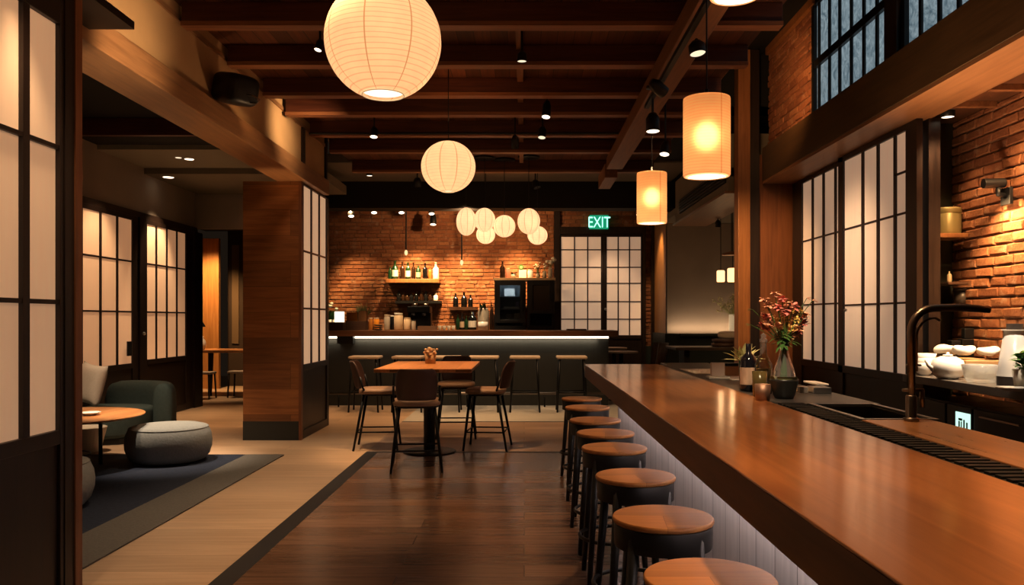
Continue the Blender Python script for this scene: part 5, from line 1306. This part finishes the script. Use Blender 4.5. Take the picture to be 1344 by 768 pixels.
# vase in a dark bowl
d = 4.16; vx = WX(1029, d)
s = d / F
t = thing('dark_bowl', 'dark stone bowl cradling the clear flower vase', 'bowl', (vx, d, LZ))
bm = new(); lathe(bm, [(0, .001), (11.5*s, .001), (14*s, 5*s), (18.3*s, 23*s), (18.6*s, 25.5*s), (17.4*s, 25.5*s), (16.2*s, 22*s), (11.0*s, 5*s), (0, 4*s)], seg=40); obj('body', bm, plain('dark_bowl_stone', (.022,.021,.017), .35, noise=.3, scale=14), t, world=False, smooth=True)
bm = new()
for i in range(26):
    a = R.uniform(PI, 1.75*PI); leaf(bm, (16.9*s*math.cos(a), 16.9*s*math.sin(a), 24.5*s), (math.cos(a)*.3, math.sin(a)*.3 , 1), .035, .016, .4)
obj('moss', bm, LEAFY, t, world=False, smooth=True)
vz = LZ + 5.5*s
t = thing('flower_vase', 'clear teardrop glass vase with a bouquet of pink and coral flowers', 'vase', (vx, d, vz))
bm = new()
prof = [(0, .001), (8*s, .001), (12*s, 6*s), (14.6*s, 15*s), (14.6*s, 23*s), (12*s, 35*s), (7.5*s, 48*s), (5.2*s, 57*s), (4.6*s, 63*s), (5.6*s, 67*s)]
lathe(bm, prof, seg=36); obj('vase', bm, glass('vase_glass', (.90,.92,.90), .03, frost=.10), t, world=False, smooth=True)
bm = new(); lathe(bm, [(0, .004), (7.4*s, .004), (11*s, 6.5*s), (13.6*s, 15*s), (13.6*s, 20*s), (0, 20*s)], seg=30); obj('water', bm, glass('vase_water', (.70,.72,.68), .03, frost=.04), t, world=False, smooth=True)
bm = new(); ring(bm, (0, 0, 64.5*s), 5.2*s, .0035, 24, 6); obj('string_tie', bm, BOXWOOD, t, world=False)
heads = []
st = new(); gl = new(); pk = new(); cr_ = new(); yl = new()
tips_px = [(-31, -128, 'c'), (-27, -121, 'c'), (-8, -136, 'c'), (-3, -129, 'p'), (2, -122, 'c'), (10, -121, 'p'), (-9, -118, 'p'), (-1, -114, 'p'), (7, -112, 'p'), (15, -116, 'y'), (22, -113, 'y'), (28, -108, 'c'),
           (-22, -108, 'p'), (-14, -104, 'c'), (-6, -104, 'y'), (3, -104, 'y'), (12, -104, 'y'), (20, -101, 'c'), (29, -99, 'p'), (-26, -94, 'p'), (-20, -92, 'p'), (-13, -95, 'c'), (-4, -94, 'y'), (6, -92, 'y'), (14, -93, 'c'), (19, -87, 'p'), (12, -82, 'c'), (-24, -98, 'c')]
for (dx, dy, k) in tips_px:
    tip = Vector(((dx + 1) * s, R.uniform(-16, 16) * s, (-dy - 28) * s * 1.0 + 0))
    tip.z = (-dy - 5) * s
    tube(st, [(R.uniform(-6, 6)*s, R.uniform(-6, 6)*s, 9*s), (R.uniform(-3, 3)*s, R.uniform(-3, 3)*s, 62*s), (tip.x*.5, tip.y*.5, 62*s + (tip.z - 62*s)*.55), tip], .0022, 5)
    tgt = {'p': pk, 'c': cr_, 'y': yl}[k]
    if k == 'y':
        for q in range(16): leaf(tgt, tip + Vector((R.uniform(-4, 4), R.uniform(-4, 4), R.uniform(-6, 2)))*s, (R.uniform(-1, 1), R.uniform(-1, 1), R.uniform(.3, 1.4)), R.uniform(.014, .030), .010, .2, 3)
    else:
        for q in range(24):
            a = q * 2.4; leaf(tgt, tip + Vector((R.uniform(-2, 2), R.uniform(-2, 2), R.uniform(-4, 2))) * s, (math.cos(a), math.sin(a), R.uniform(-.2, 1.6)), R.uniform(.022, .040), .022, .35, 4)
for (dx, dy) in ((-40, -116), (31, -131), (36, -128), (-44, -96)):
    tip = Vector((dx * s, R.uniform(-5, 5)*s, (-dy - 5)*s)); tube(st, [(0, 0, 62*s), (tip.x*.5, tip.y*.5, 62*s + (tip.z - 62*s)*.6), tip], .0018, 5)
    for q in range(6): leaf(gl if dx < 0 else cr_, tip, (dx / 40 + R.uniform(-.4, .4), R.uniform(-.4, .4), R.uniform(-.2, .6)), .03, .008, .2)
for i in range(34):
    a = R.uniform(0, 2*PI); leaf(gl, (R.uniform(-3, 3)*s, R.uniform(-3, 3)*s, R.uniform(64, 82)*s), (math.cos(a), math.sin(a), R.uniform(-.2, 1.2)), R.uniform(.04, .09), .022, .5)
obj('stems', st, LEAFM, t, world=False); obj('leaves', gl, LEAFM, t, world=False, smooth=True)
PINK = plain('pink_petals', (.80,.27,.22), .7, noise=.3, scale=60); CORAL = plain('coral_petals', (.85,.40,.24), .7, noise=.35, scale=60); YEL = plain('yellow_petals', (.70,.48,.13), .7, noise=.4, scale=60)
obj('pink_blossoms', pk, PINK, t, world=False, smooth=True); obj('coral_blossoms', cr_, CORAL, t, world=False, smooth=True); obj('yellow_blossoms', yl, YEL, t, world=False, smooth=True)
# papers, plates on the ledge
PAPERW_ = plain('white_paper', (.72,.66,.58), .6)
for (x0, x1, yb, dep, th, lab, nm, cat, m) in ((1040, 1066, 514.5, .26, .006, 'flat pale board just beyond the flower vase', 'board', 'board', LABELC), (1072, 1108, 514, .22, .010, 'white folded napkin on a small stand beside the sink', 'napkin', 'napkin', PAPERW_)):
    d = (EYE - LZ) * F / (yb - CY); bm = new()
    z = LZ + (.035 if nm == 'napkin' else 0)
    box(bm, WX(x0, d), min(WX(x1, d), 1.735), d, d + dep, z, z + th)
    t = obj(nm, bm, m, bevel=.002); tag(t, lab, cat)
bm = new(); d = 4.42; box(bm, 1.60, 1.70, d, d + .12, LZ, LZ + .034); t = obj('napkin_stand', bm, STEEL, bevel=.004); tag(t, 'low steel stand under the white folded napkin', 'stand')
d = 4.38; bm = new(); box(bm, WX(1050, d), WX(1061, d), d, d + .05, LZ + .0065, LZ + .042); t = obj('sugar_box', bm, plain('grey_tin', (.35,.31,.27), .4, metal=.5), bevel=.004); tag(t, 'little grey tin beside the dark stone bowl', 'tin')
for (x0, x1, y0, y1, lab) in ((1.28, 1.62, 6.0, 6.6, 'white paper mat on the far end of the ledge'), (1.40, 1.66, 5.4, 5.9, 'second white paper mat next to the card holder')):
    bm = new(); box(bm, x0, x1, y0, y1, LZ, LZ + .004); t = obj('paper_mat', bm, PAPERW_); tag(t, lab, 'paper')

# ------------------------------------------------------------------ work counter by the brick wall
KX = 2.865; KZ = 1.005
bm = new(); box(bm, KX, 3.40, 2.0, 6.06, KZ - .055, KZ); box(bm, 3.19, 3.40, 6.0605, 6.40, KZ - .055, KZ); t = obj('countertop', bm, plain('grey_stone_top', (.13,.115,.10), .32, noise=.3, scale=10), bevel=.004); tag(t, 'grey stone work top along the rough brick wall', 'counter top')
SCR = emis('screen', (.62,.95,.80), 1.1)
UN = [(2.0, 3.0, 'black cupboard under the stone work top at its end out of view of the sink'), (3.01, 4.60, 'black cupboard with plain door under the stone work top'), (4.61, 5.27, 'black fridge door unit beside the lit display'), (5.28, 5.60, 'narrow black unit with a small lit display'), (5.61, 6.05, 'black drawer unit behind the faucet')]
for (y0, y1, lab) in UN[1:]:
    t = thing('undercounter_unit', lab, 'cabinet', (3.0, (y0+y1)/2, 0), 0, 'black units under the stone work top')
    bm = new(); box(bm, 2.98, 3.40, y0, y1, .002, .84); obj('carcass', bm, BLACKS, t)
    bm = new(); box(bm, 2.955, 2.979, y0 + .006, y1 - .006, .10, .83); obj('door', bm, plain('dark_appliance', (.024,.022,.021), .4), t, bevel=.005)
    if 'display' in lab and 'narrow' in lab:
        bm = new(); box(bm, 2.949, 2.9545, 5.295, 5.47, .665, .79); sc_ = obj('display', bm, SCR, t)
        bm = new()
        for k, (a, b, z0, z1) in enumerate(((5.32, 5.335, .68, .73), (5.355, 5.37, .68, .745), (5.385, 5.43, .735, .75), (5.39, 5.40, .68, .73), (5.415, 5.43, .68, .73))): box(bm, 2.947, 2.9489, a, b, z0, z1)
        obj('display_marks', bm, BLACKC, sc_)
    elif 'fridge' in lab or 'plain' in lab:
        bm = new(); tube(bm, [(2.93, y0 + .12, .79), (2.93, y1 - .12, .79)], .007, 8); obj('handle', bm, GUNMETAL, t)
def on_work(x, w, D, fn): pass
K1 = KZ + .001
def PXK(x, D): return WX(x, D)
# cups and teapots
def teapot(px, D, r, h, label, spout=True):
    t = thing('teapot' if spout else 'bowl', label, 'teapot' if spout else 'bowl', (WX(px, D), D, K1), 0)
    bm = new(); lathe(bm, [(0, .001), (r * .55, .001), (r * .85, h * .18), (r, h * .5), (r * .86, h * .82), (r * .45, h * .98), (0, h)], seg=36); obj('body', bm, WHITE, t, world=False, smooth=True)
    bm = new(); lathe(bm, [(0, h * 1.005), (r * .30, h * 1.0), (r * .28, h * 1.06), (r * .08, h * 1.09), (r * .10, h * 1.15), (0, h * 1.17)], seg=24); obj('lid', bm, WHITE, t, world=False, smooth=True)
    bm = new(); tube(bm, [(-r * .9, 0, h * .4), (-r * 1.25, 0, h * .62), (-r * 1.4, 0, h * .85)], [r*.16, r*.11, r*.08], 10); obj('spout', bm, WHITE, t, world=False, smooth=True)
    return t
teapot(1244, 5.55, 21 * 5.55 / F, 30 * 5.55 / F, 'large round white teapot on the stone work top')
def bowl_prof(r, h): return [(0, .001), (r * .42, .001), (r * .45, h * .06), (r * .78, h * .4), (r, h), (r * .96, h), (r * .74, h * .43), (r * .4, h * .12), (0, h * .1)]
d = 5.9
for i in range(3):
    bm = new(); s = d / F; lathe(bm, bowl_prof(15 * s, 17 * s), (WX(1213, d), d, K1 + i * .033), 36)
    t = obj('bowl', bm, WHITE, smooth=True); tag(t, f'white bowl beside the dark column, {("lowest","middle","topmost")[i]} of three stacked', 'bowl', 'stacked white bowls')
d = 5.25; s = d / F
bm = new(); lathe(bm, [(0, .001), (17*s, .001), (20*s, 6*s), (24*s, 23*s), (23*s, 23*s), (19*s, 6*s), (0, 3*s)], (WX(1288, d), d, K1), 40)
t = obj('glass_bowl', bm, glass('bowl_glass', (.85,.84,.8), .05, frost=.18), smooth=True); tag(t, 'large clear glass bowl between the teapot and the white cone', 'bowl')
bm = new()
for i in range(40):
    a = R.uniform(0, 2*PI); q = R.uniform(0, 12) * s
    ellipsoid(bm, (WX(1288, d) + math.cos(a) * q, d + math.sin(a) * q, K1 + R.uniform(7, 13) * s), .014, .014, .011, nu=8, nv=6)
t = obj('ice', bm, plain('pale_ice', (.62,.58,.52), .25)); t['kind'] = 'stuff'; tag(t, 'pale pieces filling the clear glass bowl', 'ice')
# folded white cloths heaped behind the bowls
for i, (px, dd, rx, rz, z, lab) in enumerate(((1243, 5.92, .09, .03, .160, 'white folded cloth draped over the box behind the teapot'), (1265, 5.74, .072, .032, .160, 'white folded cloth heaped behind the clear glass bowl'), (1297, 5.68, .070, .028, .160, 'white folded cloth at the cone end of the heap'))):
    bm = new(); ellipsoid(bm, (WX(px, dd), dd, K1 + z + rz), rx, .075, rz, .8, .8, 28, 12)
    for v in bm.verts: v.co.z += .006 * math.sin(v.co.x * 45 + i) + .005 * math.sin(v.co.y * 60 + v.co.x * 25)
    t = obj('folded_cloth', bm, plain('white_cloth', (.74,.70,.62), .9, noise=.1, scale=20, bump=.2), smooth=True); tag(t, lab, 'cloth', 'folded white cloths')
bm = new(); box(bm, 3.09, 3.36, 5.60, 6.12, K1, K1 + .125); t = obj('storage_box', bm, plain('kraft_box', (.42,.26,.12), .6), bevel=.006); tag(t, 'brown box against the brick carrying the white cloths', 'box')
# black gadgets on the brick side
for (x0, x1, yt, yb, dd, lab) in ((1249, 1261.5, 447, 462, 6.02, 'short black container behind the white cloths'), (1263, 1279, 445, 466, 6.02, 'wide black container behind the white cloths'), ):
    bm = new(); box(bm, WX(x0, dd), WX(x1, dd), dd, dd + .07, K1 + .1255 , WZ(yt, dd)); t = obj('container', bm, BLACKS, bevel=.006); tag(t, lab, 'container', 'black containers by the brick')
bm = new(); dd = 6.03; box(bm, WX(1266, dd), WX(1279, dd), dd, dd + .05, WZ(445, 6.02) + .001, WZ(431, dd)); t = obj('container', bm, BLACKS, bevel=.006); tag(t, 'small black block on top of the wide black container', 'container', 'black containers by the brick')
# white cone
d = 5.0; s = d / F
t = thing('cone_lamp', 'tall white tapered cone with a dark foot on the stone work top', 'cone', (WX(1332, d), d, K1))
bm = new(); lathe(bm, [(0, .001), (21*s, .001), (21*s, 12*s), (0, 12*s)], seg=40); obj('foot', bm, plain('dark_foot', (.05,.04,.035), .5), t, world=False, bevel=.002)
bm = new(); lathe(bm, [(21.5*s, 12.2*s), (20*s, 20*s), (12.5*s, 72*s), (0, 72*s)], seg=40); obj('body', bm, WHITE, t, world=False, smooth=True)
bm = new(); lathe(bm, [(0, 72.1*s), (16*s, 72.1*s), (16*s, 73.2*s), (0, 73.2*s)], seg=40); obj('brim', bm, WHITE, t, world=False)
bm = new(); lathe(bm, [(0, 73.3*s), (10*s, 73.3*s), (10*s, 81*s), (0, 81*s)], seg=30); obj('cap', bm, plain('dark_foot', (.05,.04,.035), .5), t, world=False)
# herb in glass
d = 4.72; s = d / F
t = thing('potted_herb', 'bright green herb in a ribbed glass pot at the edge of the work top', 'potted plant', (WX(1344, d), d, K1))
bm = new(); lathe(bm, [(0, .001), (11*s, .001), (14*s, 26*s), (13*s, 26*s), (10*s, 2*s), (0, 2*s)], seg=24); obj('pot', bm, plain('ribbed_glass', (.55,.52,.45), .15, noise=.4, scale=40, stretch=(1,1,.2)), t, world=False, smooth=True)
bm = new()
for i in range(90):
    a = R.uniform(0, 2*PI); leaf(bm, (math.cos(a)*7*s*R.random(), math.sin(a)*7*s*R.random(), R.uniform(24, 45)*s), (math.cos(a), math.sin(a), R.uniform(.2, 1.8)), R.uniform(.04, .10), .03, .4)
obj('leaves', bm, plain('herb_green', (.07,.24,.03), .5, noise=.4, scale=30), t, world=False, smooth=True)
d = 4.85; s = d / F
bm = new(); lathe(bm, [(0, .001), (12*s, .001), (19*s, 3.5*s), (19*s, 4.5*s), (12*s, 2*s), (0, 2*s)], (WX(1326, d) - .12, d - .22, K1), 36); t = obj('plate', bm, WHITE, smooth=True); tag(t, 'flat white plate at the front edge of the stone work top', 'plate')
bm = new(); lathe(bm, [(0, .0), (.03, 0), (.034, .07), (0, .07)], (WX(1204, 6.15), 6.15, K1), 20); t = obj('cup', bm, BLACKS, smooth=True); tag(t, 'small black cup beside the stacked white bowls', 'cup')
# shelves on the column
def col_shelf(x0, x1, yt, th, mat, label):
    z = WZ(yt, 6.25); bm = new(); box(bm, WX(x0, 6.25), min(WX(x1, 6.25), 3.415), 6.15, 6.415, z - th, z - .001); t = obj('corner_shelf', bm, mat, bevel=.003); tag(t, label, 'shelf', 'corner shelves on the dark column'); return z
z = col_shelf(1222, 1276, 307.5, .035, POSTW, 'wooden corner shelf under the olive canister')
t = thing('canister', 'olive metal canister with a lid on the upper corner shelf', 'canister', (WX(1244, 6.26), 6.28, z))
s = 6.28 / F
bm = new(); lathe(bm, [(0, .001), (17*s, .001), (17.4*s, 3*s), (17.4*s, 27*s), (0, 27*s)], seg=36); obj('body', bm, plain('olive_tin', (.30,.24,.10), .38, metal=.35), t, world=False, smooth=True, bevel=.001)
bm = new(); lathe(bm, [(0, 27.2*s), (17.9*s, 27.2*s), (17.9*s, 33*s), (16.5*s, 34.5*s), (0, 35*s)], seg=36); obj('lid', bm, plain('olive_tin', (.30,.24,.10), .38, metal=.35), t, world=False, smooth=True, bevel=.001)
z = col_shelf(1236, 1276, 371, .02, BOXWOOD, 'thin dark corner shelf with a small bottle')
bottle((WX(1246, 6.25), 6.25, z), .09, .018, plain('beige_glaze', (.45,.33,.2), .4), 'small beige bottle on the thin dark corner shelf', kind='squat')
z = col_shelf(1236, 1276, 400, .03, BOXWOOD, 'lowest dark corner shelf behind the faucet spout')
t = thing('canister', 'dark lidded canister on the lowest corner shelf', 'canister', (WX(1262, 6.27), 6.27, z))
bm = new(); lathe(bm, [(0, .001), (.058, .001), (.058, .11), (0, .11)], seg=28); obj('body', bm, plain('dark_tin', (.06,.045,.035), .35), t, world=False, smooth=True)
bm = new(); lathe(bm, [(0, .111), (.061, .111), (.061, .13), (0, .132)], seg=28); obj('lid', bm, plain('dark_tin', (.06,.045,.035), .35), t, world=False, smooth=True)
bm = new(); lathe(bm, [(0, .0), (.012, 0), (.012, .02), (0, .02)], (0, 0, 0), 12)
# wall sconce
d = 5.62
zc = WZ(241, d)
t = thing('wall_sconce', 'black cylinder wall lamp on the rough brick wall', 'wall lamp', (3.38, d, zc))
bm = new(); tube(bm, [(3.225, d, zc), (3.372, d, zc + .004)], .034, 24); obj('head', bm, BLACKS, t, bevel=.003)
bm = new(); tube(bm, [(3.33, d, zc - .03), (3.33, d, zc - .075), (3.39, d, zc - .085)], .018, 12); obj('arm', bm, BLACKS, t, smooth=True)
bm = new(); box(bm, 3.378, 3.402, d - .055, d + .055, zc - .15, zc - .03); obj('backplate', bm, BLACKS, t, bevel=.003)
d = 5.16
bm = new(); box(bm, 3.36, 3.40, d - .05, d + .03, WZ(293, d), WZ(274, d)); t = obj('wall_box', bm, BLACKS, bevel=.004); tag(t, 'small black box mounted on the brick at the picture edge', 'box')

# ------------------------------------------------------------------ light
w = bpy.data.worlds.new('world'); scene.world = w; w.use_nodes = True
w.node_tree.nodes['Background'].inputs[0].default_value = (1, .66, .42, 1); w.node_tree.nodes['Background'].inputs[1].default_value = .012
SPC = (1, .60, .29)
# spots along the track down onto the counter
for (x, y, z, tx, ty, tz, pw, an) in ((1.09, 1.6, 3.25, 1.0, 1.5, 1.0, 150, 60), (1.10, 3.2, 3.25, 1.0, 2.9, 1.0, 130, 60), (1.12, 5.35, 3.1, .95, 4.6, 1.0, 110, 55), (1.13, 7.0, 3.05, .8, 6.6, 1.0, 80, 50)):
    lamp('SPOT', (x, y, z), pw, SPC, .05, (tx, ty, tz), an, .7, name='track_spot')
# stools and floor in front of the counter
for y in (2.5, 4.0, 5.4, 6.8): lamp('SPOT', (.46, y, 3.5), 60, SPC, .04, (.42, y, .7), 30, .9, name='aisle_spot')
for y in (4.0, 6.0, 7.9): lamp('SPOT', (-1.0, y, 3.55), 120, SPC, .08, (-.7, y + .4, 0), 60, .8, name='aisle_spot')
# far brick wall washers
for (x, pw, zt, an) in ((-3.15, 600, 1.35, 56), (-2.05, 760, 1.75, 52), (-1.2, 760, 1.75, 50), (-.1, 700, 1.8, 50)):
    lamp('SPOT', (x, 14.35, 3.5), pw, (1, .64, .30), .04, (x, 15.45, zt), an, .95, name='wall_washer')
for (x, pw) in ((-3.0, 520), (-2.2, 420), (-.9, 380)): lamp('SPOT', (x, 12.6, 3.6), pw, (1, .72, .44), .05, (x, 13.7, 1.35), 46, .8, name='bar_item_fill')  # lamps added in front to brighten the bar items
lamp('SPOT', (-1.0, 13.55, 3.2), 150, (1, .60, .3), .05, (-1.0, 15.5, 3.0), 140, .8, name='wall_washer')
lamp('SPOT', (1.5, 14.3, 3.25), 50, (1, .7, .45), .05, (1.6, 15.4, 1.8), 60, .8, name='door_wash')
lamp('SPOT', (-1.0, 12.8, 3.7), 120, SPC, .08, (-1.0, 12.5, .8), 80, .8, name='bar_spot')
# high table
lamp('SPOT', (-.9, 8.1, 3.5), 260, SPC, .06, (-1.0, 8.5, .9), 44, .7, name='table_spot')
lamp('SPOT', (.3, 10.8, 3.5), 300, SPC, .08, (.1, 11.6, 0), 75, .8, name='floor_spot')
lamp('SPOT', (-1.9, 11.4, 3.5), 220, SPC, .08, (-1.9, 11.8, 0), 75, .8, name='floor_spot')
# LED under counter and bar
lamp('AREA', (.775, 3.9, CT - .046), 44, (1, .87, .84), .03, None, size_y=6.4, name='counter_led')
led = bpy.data.objects['counter_led']; led.rotation_euler = (0, math.radians(-42), 0); led.data.spread = math.radians(110)
lamp('AREA', (-1.1, 13.08, 1.08), 7, (1, .84, .62), 4.6, None, size_y=.05, name='bar_led').rotation_euler = (math.radians(25), 0, 0)
# lounge
lamp('SPOT', (LX + .55, 11.5, 3.42), 150, (1, .72, .44), .04, (LX + .0, 11.5, 1.9), 62, .7, name='lounge_washer')
lamp('SPOT', (LX + .7, 9.9, 3.5), 110, (1, .70, .42), .05, (LX, 9.9, 1.6), 60, .8, name='lounge_washer')
lamp('SPOT', (-3.7, 7.5, 3.45), 460, (1, .82, .64), .06, (-3.55, 7.9, .3), 34, .8, name='lounge_spot')
lamp('SPOT', (-4.4, 7.5, 3.45), 420, (1, .74, .50), .06, (-4.4, 8.4, .5), 56, .8, name='lounge_spot')
lamp('SPOT', (-2.2, 6.0, 3.6), 300, (1, .73, .47), .06, (-2.15, 5.6, 0), 56, .8, name='lounge_spot')
lamp('SPOT', (-2.2, 3.6, 3.0), 50, (1, .68, .40), .06, (-2.0, 4.0, 0), 60, .8, name='lounge_spot')
lamp('SPOT', (-2.2, 8.4, 3.6), 290, (1, .73, .47), .06, (-2.3, 8.2, 0), 60, .8, name='lounge_spot')
lamp('SPOT', (-4.0, 11.3, 3.4), 260, (1, .62, .32), .06, (-4.2, 11.6, 0), 60, .8, name='lounge_spot')
# pillar front
lamp('SPOT', (-2.3, 6.6, 3.5), 120, (1, .60, .28), .08, (-2.95, 9.38, 1.7), 46, .9, name='pillar_spot')
# header highlights
lamp('SPOT', (-1.5, 4.7, 2.6), 120, (1, .70, .42), .06, (-2.6, 5.2, 3.2), 50, .9, name='header_spot')
lamp('SPOT', (-1.8, 8.25, 3.5), 60, (1, .70, .42), .2, (-2.6, 8.6, 3.45), 70, .9, name='header_spot')
lamp('SPOT', (-2.75, 8.9, 2.0), 26, (1, .60, .28), .05, (-2.75, 9.0, 3.04), 60, .9, name='header_spot')
lamp('SPOT', (-1.6, 7.0, 1.9), 30, (1, .62, .32), .08, (-2.7, 6.6, 3.04), 100, .9, name='header_spot')
# near paper screen
lamp('SPOT', (.4, 3.2, 3.3), 60, (1, .60, .32), .12, (-2.3, 3.6, 2.3), 60, 1, name='screen_spot')
# side room
lamp('SPOT', (-6.1, 15.2, 3.2), 420, (1, .62, .28), .05, (-6.4, 16.2, 1.4), 80, .7, name='side_room_spot')
lamp('SPOT', (-5.6, 14.6, 3.2), 200, (1, .66, .36), .05, (-5.7, 14.9, .8), 60, .7, name='side_room_spot')
# booth
lamp('AREA', (3.6, 13.86, 1.19), 6, (1, .70, .45), 2.2, None, size_y=.03, name='booth_led').rotation_euler = (PI - .35, 0, 0)
lamp('SPOT', (2.15, 14.4, 3.3), 90, (1, .60, .26), .05, (2.5, 14.75, 2.2), 60, .8, name='booth_spot')
for (x, d) in ((946, 13.0), (961.5, 12.4)): lamp('POINT', (WX(x, d), d, WZ(374, d)), 1.2, (1, .6, .3), .03, name='booth_bulb')
# right alcove
lamp('SPOT', (3.20, 5.62, WZ(241, 5.62) - .06), 95, (1, .64, .31), .03, (3.40, 5.60, 1.75), 120, .8, name='sconce_light')
lamp('SPOT', (3.20, 4.9, 2.9), 190, (1, .62, .30), .04, (3.42, 5.4, 1.9), 90, .8, name='alcove_spot')
lamp('SPOT', (3.14, 5.95, 2.93), 50, (1, .64, .34), .04, (3.2, 6.2, 1.0), 80, .8, name='alcove_downlight')
lamp('SPOT', (3.0, 5.0, 2.5), 170, (1, .84, .68), .05, (3.12, 5.5, 1.0), 42, .7, name='worktop_spot')
lamp('SPOT', (2.7, 4.4, 2.6), 120, (1, .82, .64), .05, (3.1, 4.9, 1.15), 36, .7, name='worktop_spot')  # unseen lamp added to brighten the cone and herb
lamp('SPOT', (1.4, 7.2, 2.7), 110, (1, .68, .42), .12, (3.06, 7.3, 1.95), 52, 1, name='alcove_wash')
lamp('SPOT', (2.4, 5.0, 1.15), 250, (1, .62, .36), .1, (2.95, 4.6, 2.96), 110, 1, name='soffit_glow')
lamp('SPOT', (1.0, 2.9, 2.9), 230, (1, .74, .50), .05, (1.36, 4.4, 1.20), 32, .8, name='vase_fill')  # unseen lamp added from the front to brighten the bouquet
lamp('SPOT', (2.05, 7.5, 3.5), 45, (1, .52, .22), .15, (2.8, 8.3, 3.85), 110, 1, name='brick_panel_spot')
lamp('SPOT', (1.5, 7.2, 3.0), 300, (1, .58, .26), .08, (2.65, 9.1, 1.9), 50, 1, name='post_fill')  # unseen lamp added to brighten the post and wood panel
# up-light on the ceiling from the lantern tops
for (x, y) in ((WX(503, 4.18), 4.18), (WX(588.5, 7.25), 7.25)): lamp('SPOT', (x, y, 3.2), 7, (1, .50, .22), .1, (x, y + .6, 3.8), 150, .9, name='lantern_uplight')

scene.view_settings.view_transform = 'Standard'
scene.view_settings.look = 'None'
scene.view_settings.exposure = 0.15
scene.view_settings.gamma = 0.90
scene.cycles.max_bounces = 6; scene.cycles.diffuse_bounces = 3; scene.cycles.glossy_bounces = 3; scene.cycles.transparent_max_bounces = 12
scene.cycles.sample_clamp_indirect = 4.0
scene.cycles.use_denoising = True
bpy.context.view_layer.update()
